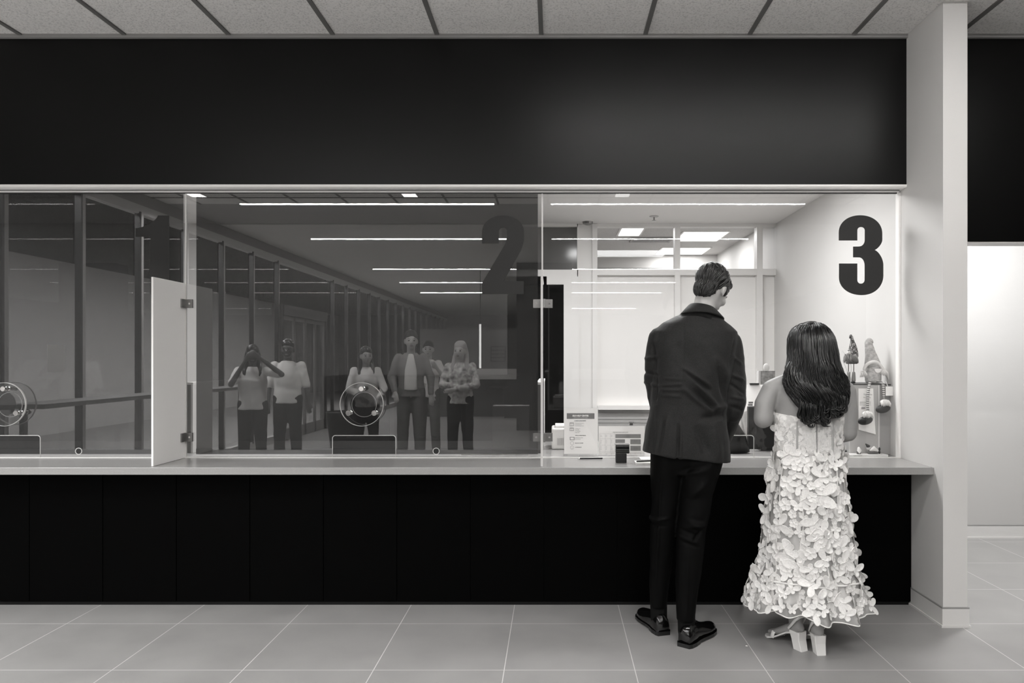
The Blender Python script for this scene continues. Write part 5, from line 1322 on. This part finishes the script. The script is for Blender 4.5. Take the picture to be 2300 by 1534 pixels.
link('hat_brim', MB().chain([g2p(655, 800, Yn2-.03), g2p(700, 720, Yn2-.036), g2p(800, 672, Yn2-.045), g2p(900, 690, Yn2-.040), g2p(985, 790, Yn2-.03)], [.009, .011, .011, .011, .010], n=12, sm=5), fur_w, g2, smooth=True)
link('apron', flat([[ (g2p(755, 790)[0], g2p(755, 790)[2])]+[(g2p(840, 790)[0]+.0215*math.cos(a), g2p(0, 795)[2]+.0245*math.sin(a)) for a in [PI+PI*i/12 for i in range(13)]]+[(g2p(925, 790)[0], g2p(925, 790)[2])]], .003, y=Yn2-.052), cotton, g2)
for a, b in ((630, 840), (1000, 810)):
    bd = MB(); tuft(bd, g2p(a, b, Yn2-.034), 60, .036, .013, .0030, rs=random.Random(a)); link('braid', bd, fur_w, g2, smooth=True)
link('arm', MB().chain([g2p(960, 800, Yn2-.01), g2p(1060, 880, Yn2-.015), g2p(1110, 970, Yn2-.02)], [.012, .013, .012], n=12, sm=4), fur_w, g2, smooth=True)
sm_ = stripes('striped_stocking', .14, .70, 24)
for (pts, foot) in (([(760, 1040), (740, 1120), (722, 1280), (715, 1480), (725, 1560)], (675, 1729)), ([(870, 1020), (985, 1060), (1005, 1180), (1008, 1270), (1010, 1310)], (997, 1515))):
    ys = [4.62, 4.585, 4.580, 4.578, 4.578]
    lg_ = link('leg', MB().chain([P(1860+a/8.07, 730+b/8.07, y) for (a, b), y in zip(pts, ys)], [.0080]*5, n=12, sm=5), sm_, g2, smooth=True)
    f = P(1860+foot[0]/8.07, 730+foot[1]/8.07, 4.535); rot = Matrix.Rotation(-.22, 3, 'Y')
    link('foot', MB().ell(f, (.046, .020, .027), rot), black, lg_, smooth=True)
    bd = MB(); tuft(bd, (f[0]+.012, f[1]-.006, f[2]+.048), 60, .032, .022, .0042, rs=random.Random(foot[0])); bd.ell((f[0]+.012, f[1]+.004, f[2]+.040), (.028, .018, .016)); link('fur_cuff', bd, fur_w, lg_, smooth=True)
# tray of trinkets at the foot of the cupboard
Yt = 4.545
ty = thing('trinket_tray', 'low white tray with small figurines in front of the cupboard', 'tray', (PX(1940, Yt), Yt, ZT))
def tq(a, b, Y=Yt): return P(1860+a/9.022, 880+b/9.022, Y)
o = link('tray', B(PX(1884, Yt), tq(1180, 0)[0], Yt-.03, Yt+.05, ZTT, tq(0, 1262)[2]), white_pl, ty); bevel(o, .003, 2)
link('lettering', text('HAPPY HOLIDAYS', .0065, tq(470, 0)[0], Yt-.0306, tq(0, 1288)[2]), ink_mid, ty)
zt2 = tq(0, 1262)[2]
fg = [('gnome_figurine', 'tiny reclining figurine with white beard and dark boots on the tray', (900, 1150)), ('gnome_figurine', 'tiny figurine with pointed white beard at the tray middle', (620, 1130)), ('gnome_figurine', 'tiny dark capped figurine beside the bride\'s elbow', (350, 1160))]
for i, (nm, lb, (a, b)) in enumerate(fg):
    c = Vector(tq(a, b, Yt+.005)); r = thing(nm, lb, 'figurine', (c.x, c.y, zt2), 'figurines on the tray')
    if i == 0:
        link('body', MB().chain([(c.x-.02, c.y, zt2+.011), (c.x+.028, c.y, zt2+.010)], [.0125, .0095], n=14), felt_dark, r, smooth=True)
        link('beard', MB().chain([(c.x-.015, c.y-.006, zt2+.024), (c.x+.005, c.y-.008, zt2+.034), (c.x+.028, c.y-.006, zt2+.02)], [.007, .016, .006], n=12), cotton, r, smooth=True)
        for dz in (.012, .030): link('boot', MB().ell((c.x+.042, c.y, zt2+dz), (.006, .009, .011)), black, r, smooth=True)
        link('head', MB().ell((c.x-.022, c.y, zt2+.036), (.014, .012, .013)), mat('figurine_cheek', .5, .4), r, smooth=True); link('cap', MB().chain([(c.x-.026, c.y, zt2+.046), (c.x-.040, c.y, zt2+.060)], [.012, .004], n=12), black, r, smooth=True)
    elif i == 1:
        link('body', MB().lathe((c.x, c.y, zt2), [(.001, 0), (.012, .001), (.012, .016), (.001, .02)]), felt_dark, r, smooth=True)
        link('beard', MB().chain([(c.x, c.y-.010, zt2+.006), (c.x, c.y-.012, zt2+.022), (c.x-.003, c.y-.008, zt2+.036)], [.003, .0145, .008], n=14), cotton, r, smooth=True)
    else:
        link('body', MB().lathe((c.x, c.y, zt2), [(.001, 0), (.010, .001), (.009, .012), (.001, .016)]), white_pl, r, smooth=True)
        link('cap', MB().chain([(c.x, c.y, zt2+.016), (c.x-.012, c.y, zt2+.024)], [.010, .004], n=12), black, r, smooth=True)
# parcel box and papers behind the middle shade
Yb = 4.72
bx_ = thing('parcel_box', 'carton with two bold lines of lettering, dimly seen through the middle shade', 'box', (PX(1147, Yb), Yb+.1, ZT))
link('carton', B(PX(1106, Yb), PX(1188, Yb), Yb, Yb+.14, ZTT+.012, PZ(912, Yb)), mat('pale_carton', .92, .7), bx_)
zz = lambda q_: PZ(700+q_/4.037, Yb)
link('lettering', join([text('UNITED STATES', .0175, PX(1122, Yb), Yb-.001, zz(1045), bold=.0007), text('POSTAL SERVICE', .0175, PX(1119, Yb), Yb-.001, zz(1085), bold=.0007)]), ink, bx_)
for i, (a, b) in enumerate(((1040, 1130), (1133, 1188))):
    o = link('paper_stack', B(PX(a, 4.7), PX(b, 4.7), 4.60, 4.70, ZTT+.0, ZT+.010), paper); tag(o, 'stack of white papers behind the foot of the middle shade', 'paper stack', 'paper stacks behind the middle shade')
for i, xx in enumerate((-1.95, -1.35, -.75)):  # added dark cabinets, a made-up dark backdrop for the carton
    r = thing('backdrop_cabinet', 'added dark cabinet that darkens the office behind the middle shade', 'cabinet', (xx+.28, 6.5, 0), 'added dark cabinets in the office')
    link('body', B(xx, xx+.56, 6.32, 6.9, 0, 1.28), mat('cabinet_dark', .02, .5), r)
    for j in range(3):
        dd = link('drawer', B(xx+.01, xx+.55, 6.305, 6.32, .03+.42*j, .42+.42*j), mat('drawer_dark', .03, .5), r); link('handle', B(xx+.2, xx+.36, 6.29, 6.305, .34+.42*j, .36+.42*j), steel, dd)
# white block against the panels beside the dress
o = link('outlet_box', B(PX(1671, 4.30), PX(1671, 4.30)+.13, 4.295, 4.328, .001, .072), white_pl); tag(o, 'small white box on the floor against the black panels beside the dress', 'box'); bevel(o, .002, 2)
o = link('confetti_fleck', MB().lathe((PX(1677, 3.72), 3.72, .0002), [(.0005, 0), (.006, 0), (.006, .001), (.0005, .0012)], n=12), paper); tag(o, 'tiny white fleck lying on the floor left of the bride', 'paper scrap')
